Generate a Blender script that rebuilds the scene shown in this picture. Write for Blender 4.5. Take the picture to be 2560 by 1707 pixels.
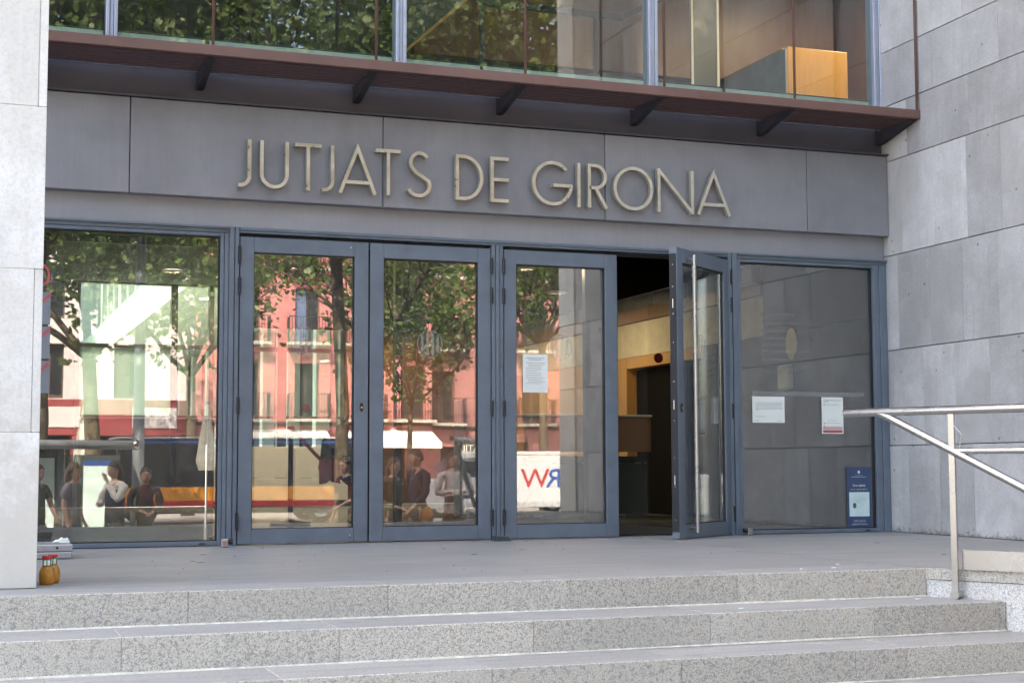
import bpy, bmesh, math, random
import numpy as np
from mathutils import Vector, Matrix
R = math.radians
rnd = random.Random(7)
scene = bpy.context.scene
for o in list(bpy.data.objects): bpy.data.objects.remove(o, do_unlink=True)
COL = scene.collection

# ------------------------------------------------------------------ camera
cam_d = bpy.data.cameras.new('camera'); cam = bpy.data.objects.new('camera', cam_d); COL.objects.link(cam)
YAW, PIT, ROL = R(20.247), R(4.737), R(-0.194)
fw = Vector((math.sin(YAW)*math.cos(PIT), math.cos(YAW)*math.cos(PIT), math.sin(PIT)))
rt = Vector((math.cos(YAW), -math.sin(YAW), 0)); up = rt.cross(fw)
rt, up = rt*math.cos(ROL)+up*math.sin(ROL), up*math.cos(ROL)-rt*math.sin(ROL)
cam.matrix_world = Matrix(((rt.x, up.x, -fw.x, -7.447), (rt.y, up.y, -fw.y, -10.991), (rt.z, up.z, -fw.z, 0.553), (0, 0, 0, 1)))
cam_d.sensor_width = 36; cam_d.lens = 53.22; cam_d.clip_start = 0.05; cam_d.clip_end = 2000
scene.camera = cam

# ------------------------------------------------------------------ light
SUN_AZ_X, SUN_AZ_Y, SUN_EL = -0.50, 0.866, R(50)
world = bpy.data.worlds.new('World'); scene.world = world; world.use_nodes = True
wn = world.node_tree; bg = wn.nodes['Background']
sky = wn.nodes.new('ShaderNodeTexSky'); sky.sky_type = 'NISHITA'; sky.sun_disc = False
sky.sun_elevation = SUN_EL; sky.sun_rotation = math.atan2(SUN_AZ_X, SUN_AZ_Y)
sky.air_density = 1.0; sky.dust_density = 5.0; sky.ozone_density = 1.0
wn.links.new(sky.outputs[0], bg.inputs[0]); bg.inputs[1].default_value = 0.15
sd = bpy.data.lights.new('sun', 'SUN'); sd.energy = 2.4; sd.angle = R(0.6); sd.color = (1.0, 0.95, 0.87)
sun = bpy.data.objects.new('sun', sd); COL.objects.link(sun)
sdir = Vector((SUN_AZ_X*math.cos(SUN_EL), SUN_AZ_Y*math.cos(SUN_EL), math.sin(SUN_EL)))
sun.rotation_euler = sdir.to_track_quat('Z', 'Y').to_euler(); sun.location = (-20, 30, 40)
scene.view_settings.view_transform = 'Standard'; scene.view_settings.look = 'None'
scene.view_settings.exposure = 3.1; scene.view_settings.use_white_balance = True; scene.view_settings.white_balance_temperature = 7400; scene.view_settings.gamma = 1
scene.render.engine = 'CYCLES'
scene.cycles.use_adaptive_sampling = True; scene.cycles.adaptive_threshold = .025; scene.cycles.max_bounces = 5; scene.cycles.transparent_max_bounces = 16; scene.cycles.glossy_bounces = 4; scene.cycles.diffuse_bounces = 3
scene.cycles.caustics_reflective = False; scene.cycles.caustics_refractive = False
scene.cycles.sample_clamp_indirect = 6

# ------------------------------------------------------------------ materials
MAT = {}
class NB:
    def __init__(s, name):
        s.m = bpy.data.materials.new(name); s.m.use_nodes = True; s.t = s.m.node_tree; s.n = s.t.nodes; s.l = s.t.links
        s.b = s.n['Principled BSDF']; s.out = s.n['Material Output']; MAT[name] = s.m
    def new(s, ty, **kw):
        n = s.n.new(ty)
        for k, v in kw.items():
            if k.startswith('i_'): n.inputs[k[2:].replace('_', ' ')].default_value = v
            else: setattr(n, k, v)
        return n
    def lk(s, a, b): s.l.new(a, b)
    def coord(s, kind='Object', scale=(1, 1, 1), rnd_off=False):
        tc = s.new('ShaderNodeTexCoord'); mp = s.new('ShaderNodeMapping'); mp.inputs['Scale'].default_value = scale
        s.lk(tc.outputs[kind], mp.inputs[0])
        if rnd_off:
            oi = s.new('ShaderNodeObjectInfo'); mu = s.new('ShaderNodeMath', operation='MULTIPLY'); mu.inputs[1].default_value = 37.0
            s.lk(oi.outputs['Random'], mu.inputs[0]); s.lk(mu.outputs[0], mp.inputs['Location'])
        return mp.outputs[0]
    def noise(s, vec, scale, detail=5, rough=.6, dist=0):
        n = s.new('ShaderNodeTexNoise'); n.inputs['Scale'].default_value = scale; n.inputs['Detail'].default_value = detail
        n.inputs['Roughness'].default_value = rough; n.inputs['Distortion'].default_value = dist; s.lk(vec, n.inputs['Vector']); return n.outputs[0]
    def ramp(s, fac, stops):
        r = s.new('ShaderNodeValToRGB'); e = r.color_ramp.elements
        while len(e) < len(stops): e.new(.5)
        for i, (p, c) in enumerate(stops):
            e[i].position = p; e[i].color = (c[0], c[1], c[2], 1) if not isinstance(c, (int, float)) else (c, c, c, 1)
        s.lk(fac, r.inputs[0]); return r.outputs[0]
    def mix(s, fac, a, b, mode='MIX'):
        m = s.new('ShaderNodeMix', data_type='RGBA', blend_type=mode)
        for i, v in ((0, fac), (6, a), (7, b)):
            if hasattr(v, 'links'): s.lk(v, m.inputs[i])
            elif i == 0: m.inputs[0].default_value = v
            else: m.inputs[i].default_value = (*v, 1)
        return m.outputs[2]
    def rand(s, lo, hi):
        oi = s.new('ShaderNodeObjectInfo'); mr = s.new('ShaderNodeMapRange'); mr.inputs[3].default_value = lo; mr.inputs[4].default_value = hi
        s.lk(oi.outputs['Random'], mr.inputs[0]); return mr.outputs[0]
    def scale_col(s, col, fac):
        m = s.new('ShaderNodeVectorMath', operation='SCALE'); s.lk(col, m.inputs[0]); s.lk(fac, m.inputs['Scale']); return m.outputs[0]
    def bump(s, h, strength=.2, dist=.01):
        b = s.new('ShaderNodeBump'); b.inputs['Strength'].default_value = strength; b.inputs['Distance'].default_value = dist
        s.lk(h, b.inputs['Height']); s.lk(b.outputs[0], s.b.inputs['Normal'])
    def col(s, c): s.lk(c, s.b.inputs['Base Color'])
    def rough(s, v): 
        if hasattr(v, 'links'): s.lk(v, s.b.inputs['Roughness'])
        else: s.b.inputs['Roughness'].default_value = v

def plain(name, c, rough=.6, metal=0, var=.08, nscale=6, spec=.5, bump=0):
    s = NB(name); v = s.coord()
    n = s.noise(v, nscale, 2, .65)
    s.col(s.ramp(n, [(.25, [x*(1-var*2) for x in c]), (.75, [min(1, x*(1+var*2)) for x in c])]))
    s.rough(s.ramp(n, [(.2, max(0, rough-.1)), (.8, min(1, rough+.1))])); s.b.inputs['Metallic'].default_value = metal
    s.b.inputs['Specular IOR Level'].default_value = spec
    if bump: s.bump(s.noise(v, nscale*12, 4), bump, .004)
    return s.m
def emit(name, c, strength):
    s = NB(name); s.b.inputs['Base Color'].default_value = (*c, 1); s.b.inputs['Emission Color'].default_value = (*c, 1); s.b.inputs['Emission Strength'].default_value = strength
    return s.m
def glass(name, tint, k, haze=0.0, dust_haze=0.0):
    s = NB(name); s.n.remove(s.b)
    tr = s.new('ShaderNodeBsdfTransparent'); tr.inputs[0].default_value = (*tint, 1)
    gl = s.new('ShaderNodeBsdfGlossy'); gl.inputs['Roughness'].default_value = 0.0; gl.inputs[0].default_value = (1, 1, 1, 1)
    lw = s.new('ShaderNodeLayerWeight'); lw.inputs['Blend'].default_value = .5
    pw = s.new('ShaderNodeMath', operation='POWER'); pw.inputs[1].default_value = 5; s.lk(lw.outputs['Facing'], pw.inputs[0])
    mu = s.new('ShaderNodeMath', operation='MULTIPLY_ADD', use_clamp=True); mu.inputs[1].default_value = 1-.04*k; mu.inputs[2].default_value = .04*k
    s.lk(pw.outputs[0], mu.inputs[0])
    # very slight waviness of float glass
    v = s.coord(); bp = s.new('ShaderNodeBump'); bp.inputs['Strength'].default_value = .012; bp.inputs['Distance'].default_value = .02
    s.lk(s.noise(v, 1.3, 1, .4), bp.inputs['Height']); s.lk(bp.outputs[0], gl.inputs['Normal'])
    mx = s.new('ShaderNodeMixShader'); s.lk(mu.outputs[0], mx.inputs[0])
    base = tr.outputs[0]
    if haze:
        df = s.new('ShaderNodeBsdfTranslucent'); df.inputs[0].default_value = (.24, .29, .26, 1)
        m2 = s.new('ShaderNodeMixShader'); m2.inputs[0].default_value = haze; s.lk(tr.outputs[0], m2.inputs[1]); s.lk(df.outputs[0], m2.inputs[2]); base = m2.outputs[0]
    if dust_haze:  # dust film whose pale colour also stands in for hazy reflections
        df = s.new('ShaderNodeBsdfDiffuse'); df.inputs[0].default_value = (.7, .7, .68, 1)
        dn = s.ramp(s.noise(s.coord(scale=(1, 1, .5)), 3.0, 3, .7), [(.35, dust_haze*.4), (.7, dust_haze*1.8)])
        m3 = s.new('ShaderNodeMixShader'); s.lk(dn, m3.inputs[0]); s.lk(base, m3.inputs[1]); s.lk(df.outputs[0], m3.inputs[2]); base = m3.outputs[0]
    s.lk(base, mx.inputs[1]); s.lk(gl.outputs[0], mx.inputs[2]); s.lk(mx.outputs[0], s.out.inputs[0])
    return s.m

def film(name, c, cover):
    s = NB(name); s.b.inputs['Base Color'].default_value = (*c, 1); s.rough(.7); tr = s.new('ShaderNodeBsdfTransparent'); mx = s.new('ShaderNodeMixShader'); mx.inputs[0].default_value = cover
    s.lk(tr.outputs[0], mx.inputs[1]); s.lk(s.b.outputs[0], mx.inputs[2]); s.lk(mx.outputs[0], s.out.inputs[0])
def granite(name, light, mid, dark, tone=.1):
    s = NB(name); v = s.coord(rnd_off=True)
    vo = s.new('ShaderNodeTexVoronoi'); vo.inputs['Scale'].default_value = 125; s.lk(v, vo.inputs['Vector'])
    sep = s.new('ShaderNodeSeparateColor'); s.lk(vo.outputs['Color'], sep.inputs[0])
    n1 = s.noise(v, 165, 2, .75); n2 = s.noise(v, 62, 3, .75); n3 = s.noise(v, 1.6, 3, .6)
    c = s.ramp(sep.outputs[0], [(0.0, mid), (.35, light), (.62, [x*.93 for x in light]), (.8, mid), (.97, [light[0]*1.02, light[1]*.93, light[2]*.86])])
    c = s.mix(s.ramp(n1, [(.40, .9), (.49, 0.0)]), c, dark)
    c = s.mix(s.ramp(n2, [(.39, .8), (.46, 0.0)]), c, dark)
    c = s.mix(s.ramp(n3, [(.3, .3), (.6, 0.0)]), c, [x*.72 for x in mid])
    # grime creeping up from the foot of the stone and blotches
    n4 = s.noise(v, 5, 3, .7); c = s.mix(s.ramp(n4, [(.58, 0.0), (.75, .3)]), c, [.50, .46, .39])
    c = s.scale_col(c, s.rand(1-tone, 1+tone))
    s.col(c); s.rough(.62); s.bump(n1, .12, .003); return s.m

def stone(name, a, b, stain, tone=.14, vert=True, blotch=.5, spots=True, grime=None):
    s = NB(name); v = s.coord(rnd_off=True)
    n1 = s.noise(v, 3.2, 4, .65, .4); n2 = s.noise(v, 60, 2, .7)
    c = s.ramp(n1, [(.3, a), (.7, b)])
    vs = s.coord(scale=(9, 9, .7), rnd_off=True); n3 = s.noise(vs, 2.0, 3, .6); n5 = s.noise(v, 1.1, 4, .7, .5)
    c = s.mix(s.ramp(n3, [(.5, 0.0), (.8, blotch)]), c, stain)
    c = s.mix(s.ramp(n5, [(.42, .55), (.62, 0.0)]), c, [x*.86 for x in stain])
    c = s.mix(s.ramp(n2, [(.35, .28), (.55, 0.0)]), c, [x*.6 for x in a])
    if spots:
        vo = s.new('ShaderNodeTexVoronoi'); vo.inputs['Scale'].default_value = 5.5; s.lk(v, vo.inputs['Vector'])
        c = s.mix(s.ramp(vo.outputs['Distance'], [(.045, .8), (.075, 0.0)]), c, [.13, .12, .115])
    if grime:
        gh, gc, gs, glo = grime; sx = s.new('ShaderNodeSeparateXYZ'); s.lk(s.coord(), sx.inputs[0]); mr = s.new('ShaderNodeMapRange'); mr.inputs[2].default_value = gh; mr.inputs[3].default_value = .34; mr.inputs[4].default_value = 0
        s.lk(sx.outputs[2], mr.inputs[0]); ad = s.new('ShaderNodeMath', operation='ADD'); s.lk(s.noise(s.coord(), gs, 4, .75), ad.inputs[0]); s.lk(mr.outputs[0], ad.inputs[1])
        c = s.mix(s.ramp(ad.outputs[0], [(glo, 0.0), (glo+.13, .75)]), c, gc)
    c = s.scale_col(c, s.rand(1-tone, 1+tone)); s.col(c); s.rough(.7); s.bump(n2, .15, .003); return s.m

def paving(name, a, b, streak, dark):
    s = NB(name); v = s.coord(rnd_off=True)
    vs = s.coord(scale=(.8, 14, 1), rnd_off=True)
    n1 = s.noise(vs, 2.2, 4, .65); n2 = s.noise(v, 90, 2, .7); n3 = s.noise(v, .9, 3, .6)
    c = s.ramp(n1, [(.3, a), (.7, b)]); c = s.mix(s.ramp(n3, [(.35, .5), (.7, 0.0)]), c, streak)
    c = s.mix(s.ramp(n2, [(.36, .5), (.5, 0.0)]), c, dark)
    n5 = s.noise(s.coord(scale=(.35, 22, 1), rnd_off=True), 2.0, 3, .7); c = s.mix(s.ramp(n5, [(.36, .5), (.55, 0.0)]), c, [x*.8 for x in streak])
    vd = s.coord(scale=(2, 7, 1), rnd_off=True); n4 = s.noise(vd, 3.1, 3, .5); c = s.mix(s.ramp(n4, [(.66, 0.0), (.71, .55)]), c, dark)
    s.col(c); s.rough(s.ramp(n1, [(.2, .5), (.8, .68)])); s.bump(n2, .1, .002); return s.m

def sheet_metal(name, a, b, rough=.45, metal=.7):
    s = NB(name); v = s.coord(rnd_off=True); vs = s.coord(scale=(16, 1, .6), rnd_off=True)
    n1 = s.noise(v, 1.4, 4, .65, .3); n2 = s.noise(vs, 3, 3, .7); n3 = s.noise(v, 40, 3)
    c = s.ramp(n1, [(.3, a), (.7, b)]); c = s.mix(s.ramp(n2, [(.4, .16), (.6, 0.0)]), c, [x*.75 for x in a])
    c = s.scale_col(c, s.rand(.94, 1.06)); s.col(c); s.b.inputs['Metallic'].default_value = metal
    s.rough(s.ramp(n2, [(.3, rough-.06), (.7, rough+.1)])); s.bump(n3, .03, .002); return s.m

def wood(name, a, b, scale=(1, 1, .06), rough=.4):
    s = NB(name); v = s.coord(scale=scale, rnd_off=True)
    n = s.noise(v, 30, 5, .6, 1.5); s.col(s.ramp(n, [(.3, a), (.7, b)])); s.rough(rough); return s.m

film('vinyl_emblem', (.55, .58, .56), .2); film('vinyl_faint', (.5, .52, .53), .17)
granite('granite', (.61, .565, .49), (.50, .47, .415), (.22, .21, .205))
granite('granite_pale', (.72, .70, .67), (.60, .585, .565), (.28, .275, .28))
stone('wall_stone', (.48, .47, .47), (.60, .59, .58), (.41, .39, .37), tone=.19, grime=(.11, (.17, .16, .145), 22, .72))
stone('pillar_stone', (.74, .73, .71), (.86, .85, .83), (.66, .62, .55), tone=.05, blotch=.4, spots=False, grime=(1.5, (.57, .525, .47), 3.5, .60))
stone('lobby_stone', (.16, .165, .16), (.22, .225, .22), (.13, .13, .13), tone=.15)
stone('lobby_stone_dimmed', (.045, .046, .048), (.06, .061, .064), (.035, .035, .037), tone=.15)  # lobby stone again, dimmer light put into its colour near the window
paving('paving', (.26, .25, .235), (.43, .415, .385), (.23, .22, .205), (.20, .20, .205))
paving('tread', (.315, .302, .285), (.44, .425, .40), (.285, .272, .255), (.12, .12, .122))
paving('pavement', (.30, .295, .28), (.36, .35, .33), (.25, .245, .235), (.14, .14, .14))
sheet_metal('fascia', (.21, .212, .232), (.285, .287, .308), .5, .35)
sheet_metal('lintel_metal', (.275, .28, .305), (.335, .34, .362), .5, .35)
sheet_metal('beam_paint', (.07, .066, .08), (.095, .09, .105), .5, .3)
plain('frame_paint', (.125, .158, .195), .42, .0, .07, 5, .5)
plain('gasket', (.012, .012, .014), .6)
plain('black_metal', (.012, .012, .015), .35)
sheet_metal('canopy_paint', (.145, .077, .062), (.21, .118, .097), .55, .1)
plain('slat_paint', (.058, .028, .026), .6, .0, .12, 12)
plain('letter_metal', (.58, .545, .45), .34, .7, .08, 10)
plain('steel', (.43, .415, .405), .25, 1.0, .012, 4)
plain('alu_mullion', (.42, .45, .54), .4, .4, .05, 8)
plain('mortar', (.62, .58, .48), .9, 0, .15, 25)
plain('dark_void', (.03, .03, .032), .9)
plain('render_grey', (.30, .30, .31), .9)
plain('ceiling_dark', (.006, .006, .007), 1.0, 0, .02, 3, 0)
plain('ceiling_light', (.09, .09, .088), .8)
plain('cream', (.60, .55, .40), .7)
plain('white_paint', (.80, .80, .78), .6, 0, .03)
plain('paper', (.80, .83, .78), .8, 0, .02)
plain('ink', (.12, .13, .16), .8)
plain('ink_grey', (.36, .38, .38), .8)
plain('ink_red', (.42, .09, .10), .8)
plain('sign_blue', (.045, .075, .15), .45)
plain('sign_cyan', (.62, .78, .76), .5)
plain('vinyl_white', (.50, .53, .54), .7)
plain('sticker_grey', (.18, .20, .22), .5)
plain('brass', (.55, .38, .12), .35, .7)
plain('gold_seal', (.50, .42, .20), .5, .2)
plain('red_paint', (.42, .03, .035), .45)
plain('dark_red', (.22, .008, .01), .6)
wood('wood_orange', (.50, .25, .06), (.60, .32, .085))
wood('wood_brown', (.16, .075, .035), (.22, .11, .05))
plain('wood_dark', (.007, .005, .004), .9, 0, .2, 4, .1)
wood('wood_desk', (.30, .165, .10), (.36, .20, .12))
plain('cabinet', (.045, .06, .06), .45)
plain('lobby_wall_brown', (.15, .06, .026), .7)
plain('asphalt', (.05, .05, .052), .85, 0, .15, 3, .3, .3)
plain('kerb', (.33, .33, .32), .8)
plain('road_white', (.7, .7, .68), .7)
plain('pink_wall', (.53, .21, .195), .9, 0, .11, 1.3)
plain('pink_dull', (.40, .18, .165), .9, 0, .08, .8)
plain('lilac_wall', (.55, .51, .52), .9, 0, .06, .8)
plain('red_front', (.24, .04, .045), .7, 0, .08, 1)
plain('awning_white', (.78, .76, .71), .85)
plain('awning_red', (.5, .06, .06), .85)
plain('blue_shutter', (.16, .22, .38), .6)
plain('brown_shutter', (.075, .055, .045), .7)
plain('iron', (.02, .02, .02), .5)
plain('stone_sill', (.45, .41, .36), .85)
plain('roof_tile', (.36, .15, .08), .85)
plain('window_dark', (.02, .024, .03), .12)
plain('bark', (.105, .085, .06), .9, 0, .3, 9, .2, .4)
plain('lamp_grey', (.22, .24, .27), .5, .3)
plain('bus_dark', (.018, .024, .032), .25)
plain('bus_orange', (.62, .25, .03), .4)
plain('bus_blue', (.03, .08, .3), .4)
plain('van_white', (.55, .55, .57), .3, 0, .02)
plain('van_grey', (.48, .49, .51), .3, .3)
plain('tyre', (.02, .02, .02), .85)
plain('parasol_cloth', (.70, .67, .60), .9)
plain('juice', (.46, .19, .02), .2, 0, .1, 30)
plain('label_green', (.05, .20, .09), .4, 0, .2, 60)
plain('cap_red', (.62, .02, .035), .35)
plain('skin', (.50, .30, .22), .55)
plain('hair_dark', (.025, .018, .014), .5, 0, .2, 30)
plain('hair_brown', (.10, .06, .035), .5, 0, .2, 30)
for nm, c in dict(cloth_grey=(.23, .22, .24), cloth_black=(.018, .018, .022), cloth_navy=(.03, .04, .075), cloth_white=(.70, .68, .64), cloth_hoodie=(.46, .46, .49), cloth_olive=(.085, .09, .065), cloth_jeans=(.05, .07, .13), cloth_taupe=(.12, .105, .09), cloth_blazer=(.075, .07, .075), leather=(.33, .14, .04), cloth_plum=(.10, .05, .065)).items():
    plain(nm, c, .9, 0, .12, 25, .2)
plain('bracket_paint', (.02, .018, .022), .6)
emit('lamp_on', (1.0, .93, .80), 6.0)
glass('glass_door', (.95, .97, .96), 3.1, 0, .022)
glass('glass_upper', (.90, .945, .92), 1.9, 0, .014)
glass('glass_back', (.68, .79, .71), 1.0)
glass('glass_frost', (.42, .50, .45), 1.0, .6)
glass('glass_clear', (.96, .97, .96), 1.0)
glass('glass_shelter', (.75, .85, .83), 1.2, .3)
s = NB('leaf'); v = s.coord(); n = s.noise(v, 2.2, 3); n2 = s.noise(v, 14, 2)
c = s.ramp(n, [(.3, (.045, .085, .018)), (.55, (.095, .15, .03)), (.75, (.19, .235, .06))])
c = s.mix(s.ramp(n2, [(.62, 0.0), (.72, .7)]), c, (.23, .22, .07))
s.col(c); s.rough(.5); tr = s.new('ShaderNodeBsdfTranslucent'); s.lk(c, tr.inputs[0]); mx = s.new('ShaderNodeMixShader'); mx.inputs[0].default_value = .35
s.lk(s.b.outputs[0], mx.inputs[1]); s.lk(tr.outputs[0], mx.inputs[2]); s.lk(mx.outputs[0], s.out.inputs[0])
s = NB('lobby_floor'); v = s.coord(); s.col(s.ramp(s.noise(v, 2, 6), [(.3, (.20, .205, .20)), (.7, (.27, .275, .265))])); s.rough(.14)

# ------------------------------------------------------------------ builders
def M(m): return MAT[m] if isinstance(m, str) else m
def off(p):
    v = Vector((0, 0, 0))
    while p is not None: v += p.location; p = p.parent
    return v
def tag(o, label=None, cat=None, group=None, kind=None):
    if label: o['label'] = label
    if cat: o['category'] = cat
    if group: o['group'] = group
    if kind: o['kind'] = kind
    return o
def thing(name, label, cat, loc=(0, 0, 0), rz=0, group=None):
    o = bpy.data.objects.new(name, None); COL.objects.link(o); o.location = loc; o.rotation_euler = (0, 0, rz); o.empty_display_size = .1
    return tag(o, label, cat, group)
def mk(name, verts, faces, mat, parent=None, local=False, smooth=False, idx=None):
    me = bpy.data.meshes.new(name)
    if parent is not None and not local:
        f = off(parent); verts = [(x-f.x, y-f.y, z-f.z) for x, y, z in verts]
    me.from_pydata(verts, [], faces); me.update()
    mats = mat if isinstance(mat, (list, tuple)) else [mat]
    for m in mats: me.materials.append(M(m))
    if idx is not None: me.polygons.foreach_set('material_index', idx)
    if smooth: me.polygons.foreach_set('use_smooth', [True]*len(me.polygons))
    o = bpy.data.objects.new(name, me); COL.objects.link(o); o.parent = parent
    return o
class G:
    """collects geometry for one mesh"""
    def __init__(s): s.v = []; s.f = []; s.m = []
    def add(s, v, f, mi=0):
        n = len(s.v); s.v += [tuple(p) for p in v]; s.f += [[i+n for i in q] for q in f]; s.m += [mi]*len(f); return s
    def box(s, x0, x1, y0, y1, z0, z1, mi=0, b=0):
        if b <= 0:
            v = [(x0, y0, z0), (x1, y0, z0), (x1, y1, z0), (x0, y1, z0), (x0, y0, z1), (x1, y0, z1), (x1, y1, z1), (x0, y1, z1)]
            return s.add(v, [(0, 3, 2, 1), (4, 5, 6, 7), (0, 1, 5, 4), (1, 2, 6, 5), (2, 3, 7, 6), (3, 0, 4, 7)], mi)
        b = min(b, (x1-x0)*.4, (y1-y0)*.4, (z1-z0)*.4)
        xs, ys, zs = (x0, x1), (y0, y1), (z0, z1); v = []; ix = {}
        for i in (0, 1):
            for j in (0, 1):
                for k in (0, 1):
                    a, c, d = xs[i], ys[j], zs[k]; si, sj, sk = (1-2*i)*b, (1-2*j)*b, (1-2*k)*b
                    ix[i, j, k] = len(v); v += [(a, c+sj, d+sk), (a+si, c, d+sk), (a+si, c+sj, d)]
        F = []
        def q(*t): F.append([ix[a]+e for a, e in t])
        def fl(l): F.append(l)
        for i in (0, 1):
            a = [(i, 0, 0), (i, 1, 0), (i, 1, 1), (i, 0, 1)]; a = a if i else a[::-1]; q(*[(p, 0) for p in a])
            a = [(0, i, 0), (0, i, 1), (1, i, 1), (1, i, 0)]; a = a if i else a[::-1]; q(*[(p, 1) for p in a])
            a = [(0, 0, i), (1, 0, i), (1, 1, i), (0, 1, i)]; a = a if i else a[::-1]; q(*[(p, 2) for p in a])
        for i in (0, 1):
            for j in (0, 1):
                t = [((i, j, 0), 0), ((i, j, 1), 0), ((i, j, 1), 1), ((i, j, 0), 1)]; q(*(t[::-1] if i == j else t))
                t = [((i, 0, j), 0), ((i, 1, j), 0), ((i, 1, j), 2), ((i, 0, j), 2)]; q(*(t if i == j else t[::-1]))
                t = [((0, i, j), 1), ((1, i, j), 1), ((1, i, j), 2), ((0, i, j), 2)]; q(*(t[::-1] if i == j else t))
                for k in (0, 1):
                    t = [((i, j, k), 0), ((i, j, k), 1), ((i, j, k), 2)]; q(*(t if (i+j+k) % 2 else t[::-1]))
        return s.add(v, F, mi)
    def tube(s, pts, r, n=10, mi=0, cap=True):
        pts = [Vector(p) for p in pts]; rs = r if isinstance(r, (list, tuple)) else [r]*len(pts)
        base = len(s.v); prev = None
        for i, p in enumerate(pts):
            d = ((pts[i+1]-p).normalized() if i < len(pts)-1 else Vector((0, 0, 0))) + ((p-pts[i-1]).normalized() if i else Vector((0, 0, 0)))
            d.normalize()
            if prev is None: a = d.cross(Vector((0, 0, 1))) if abs(d.z) < .9 else d.cross(Vector((1, 0, 0)))
            else: a = prev - d*prev.dot(d)
            a.normalize(); prev = a; b = d.cross(a)
            for k in range(n):
                t = 2*math.pi*k/n; s.v.append(tuple(p + (a*math.cos(t)+b*math.sin(t))*rs[i]))
        for i in range(len(pts)-1):
            for k in range(n):
                s.f.append([base+i*n+k, base+i*n+(k+1) % n, base+(i+1)*n+(k+1) % n, base+(i+1)*n+k]); s.m.append(mi)
        if cap:
            s.f.append([base+k for k in range(n)][::-1]); s.m.append(mi); s.f.append([base+(len(pts)-1)*n+k for k in range(n)]); s.m.append(mi)
        return s
    def lathe(s, prof, c, n=20, mi=0):
        base = len(s.v)
        for r, z in prof:
            for k in range(n):
                t = 2*math.pi*k/n; s.v.append((c[0]+r*math.cos(t), c[1]+r*math.sin(t), c[2]+z))
        for i in range(len(prof)-1):
            for k in range(n):
                s.f.append([base+i*n+k, base+i*n+(k+1) % n, base+(i+1)*n+(k+1) % n, base+(i+1)*n+k]); s.m.append(mi)
        s.f.append([base+k for k in range(n)][::-1]); s.m.append(mi); s.f.append([base+(len(prof)-1)*n+k for k in range(n)]); s.m.append(mi)
        return s
    def prism(s, poly, axis, a, b, mi=0):
        """poly of 2-D points extruded along axis ('x','y','z') from a to b"""
        n = len(poly)
        def p3(p, t): return (t, p[0], p[1]) if axis == 'x' else ((p[0], t, p[1]) if axis == 'y' else (p[0], p[1], t))
        v = [p3(p, a) for p in poly]+[p3(p, b) for p in poly]
        f = [list(range(n)), list(range(n, 2*n))[::-1]]+[[i, n+i, n+(i+1) % n, (i+1) % n] for i in range(n)]
        return s.add(v, f, mi)
    def ball(s, c, rx, ry, rz, n=14, m=9, mi=0):
        base = len(s.v)
        for i in range(m+1):
            th = math.pi*i/m
            for k in range(n):
                ph = 2*math.pi*k/n; s.v.append((c[0]+rx*math.sin(th)*math.cos(ph), c[1]+ry*math.sin(th)*math.sin(ph), c[2]-rz*math.cos(th)))
        for i in range(m):
            for k in range(n):
                s.f.append([base+i*n+k, base+i*n+(k+1) % n, base+(i+1)*n+(k+1) % n, base+(i+1)*n+k]); s.m.append(mi)
        return s
    def build(s, name, mat, parent=None, local=False, smooth=False, fix=False):
        o = mk(name, s.v, s.f, mat, parent, local, smooth, s.m)
        if fix:
            bm = bmesh.new(); bm.from_mesh(o.data); bmesh.ops.recalc_face_normals(bm, faces=bm.faces); bm.to_mesh(o.data); bm.free()
        return o
def box(name, x0, x1, y0, y1, z0, z1, mat, parent=None, b=.003, local=False):
    return G().box(min(x0, x1), max(x0, x1), min(y0, y1), max(y0, y1), min(z0, z1), max(z0, z1), 0, b).build(name, mat, parent, local)
def auto_smooth(o, ang=40):
    me = o.data; me.polygons.foreach_set('use_smooth', [True]*len(me.polygons))
    bm = bmesh.new(); bm.from_mesh(me)
    for e in bm.edges:
        if len(e.link_faces) == 2 and e.calc_face_angle(0) > R(ang): e.smooth = False
    bm.to_mesh(me); bm.free(); return o
def copy_tree(o, parent=None):
    c = o.copy(); COL.objects.link(c); c.parent = parent
    for ch in o.children: copy_tree(ch, c)
    return c
def text_mesh(txt, size, align='LEFT', depth=.0004):
    cu = bpy.data.curves.new('t', 'FONT'); cu.body = txt; cu.size = size; cu.align_x = align; cu.extrude = depth; cu.resolution_u = 2
    o = bpy.data.objects.new('t', cu); COL.objects.link(o); dg = bpy.context.evaluated_depsgraph_get()
    me = bpy.data.meshes.new_from_object(o.evaluated_get(dg)); bpy.data.objects.remove(o); me.materials.clear(); return me
def text(name, txt, size, x, y, z, mat, parent, align='LEFT', rot=(math.pi/2, 0, 0), sx=1.0, local=False, depth=.0004):
    """flat lettering standing on a wall that faces -Y"""
    me = text_mesh(txt, size, align, depth); me.name = name; me.materials.append(M(mat))
    o = bpy.data.objects.new(name, me); COL.objects.link(o); o.parent = parent
    o.location = Vector((x, y, z)) - (Vector((0, 0, 0)) if local or parent is None else off(parent)); o.rotation_euler = rot; o.scale = (sx, 1, 1)
    return o
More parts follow.
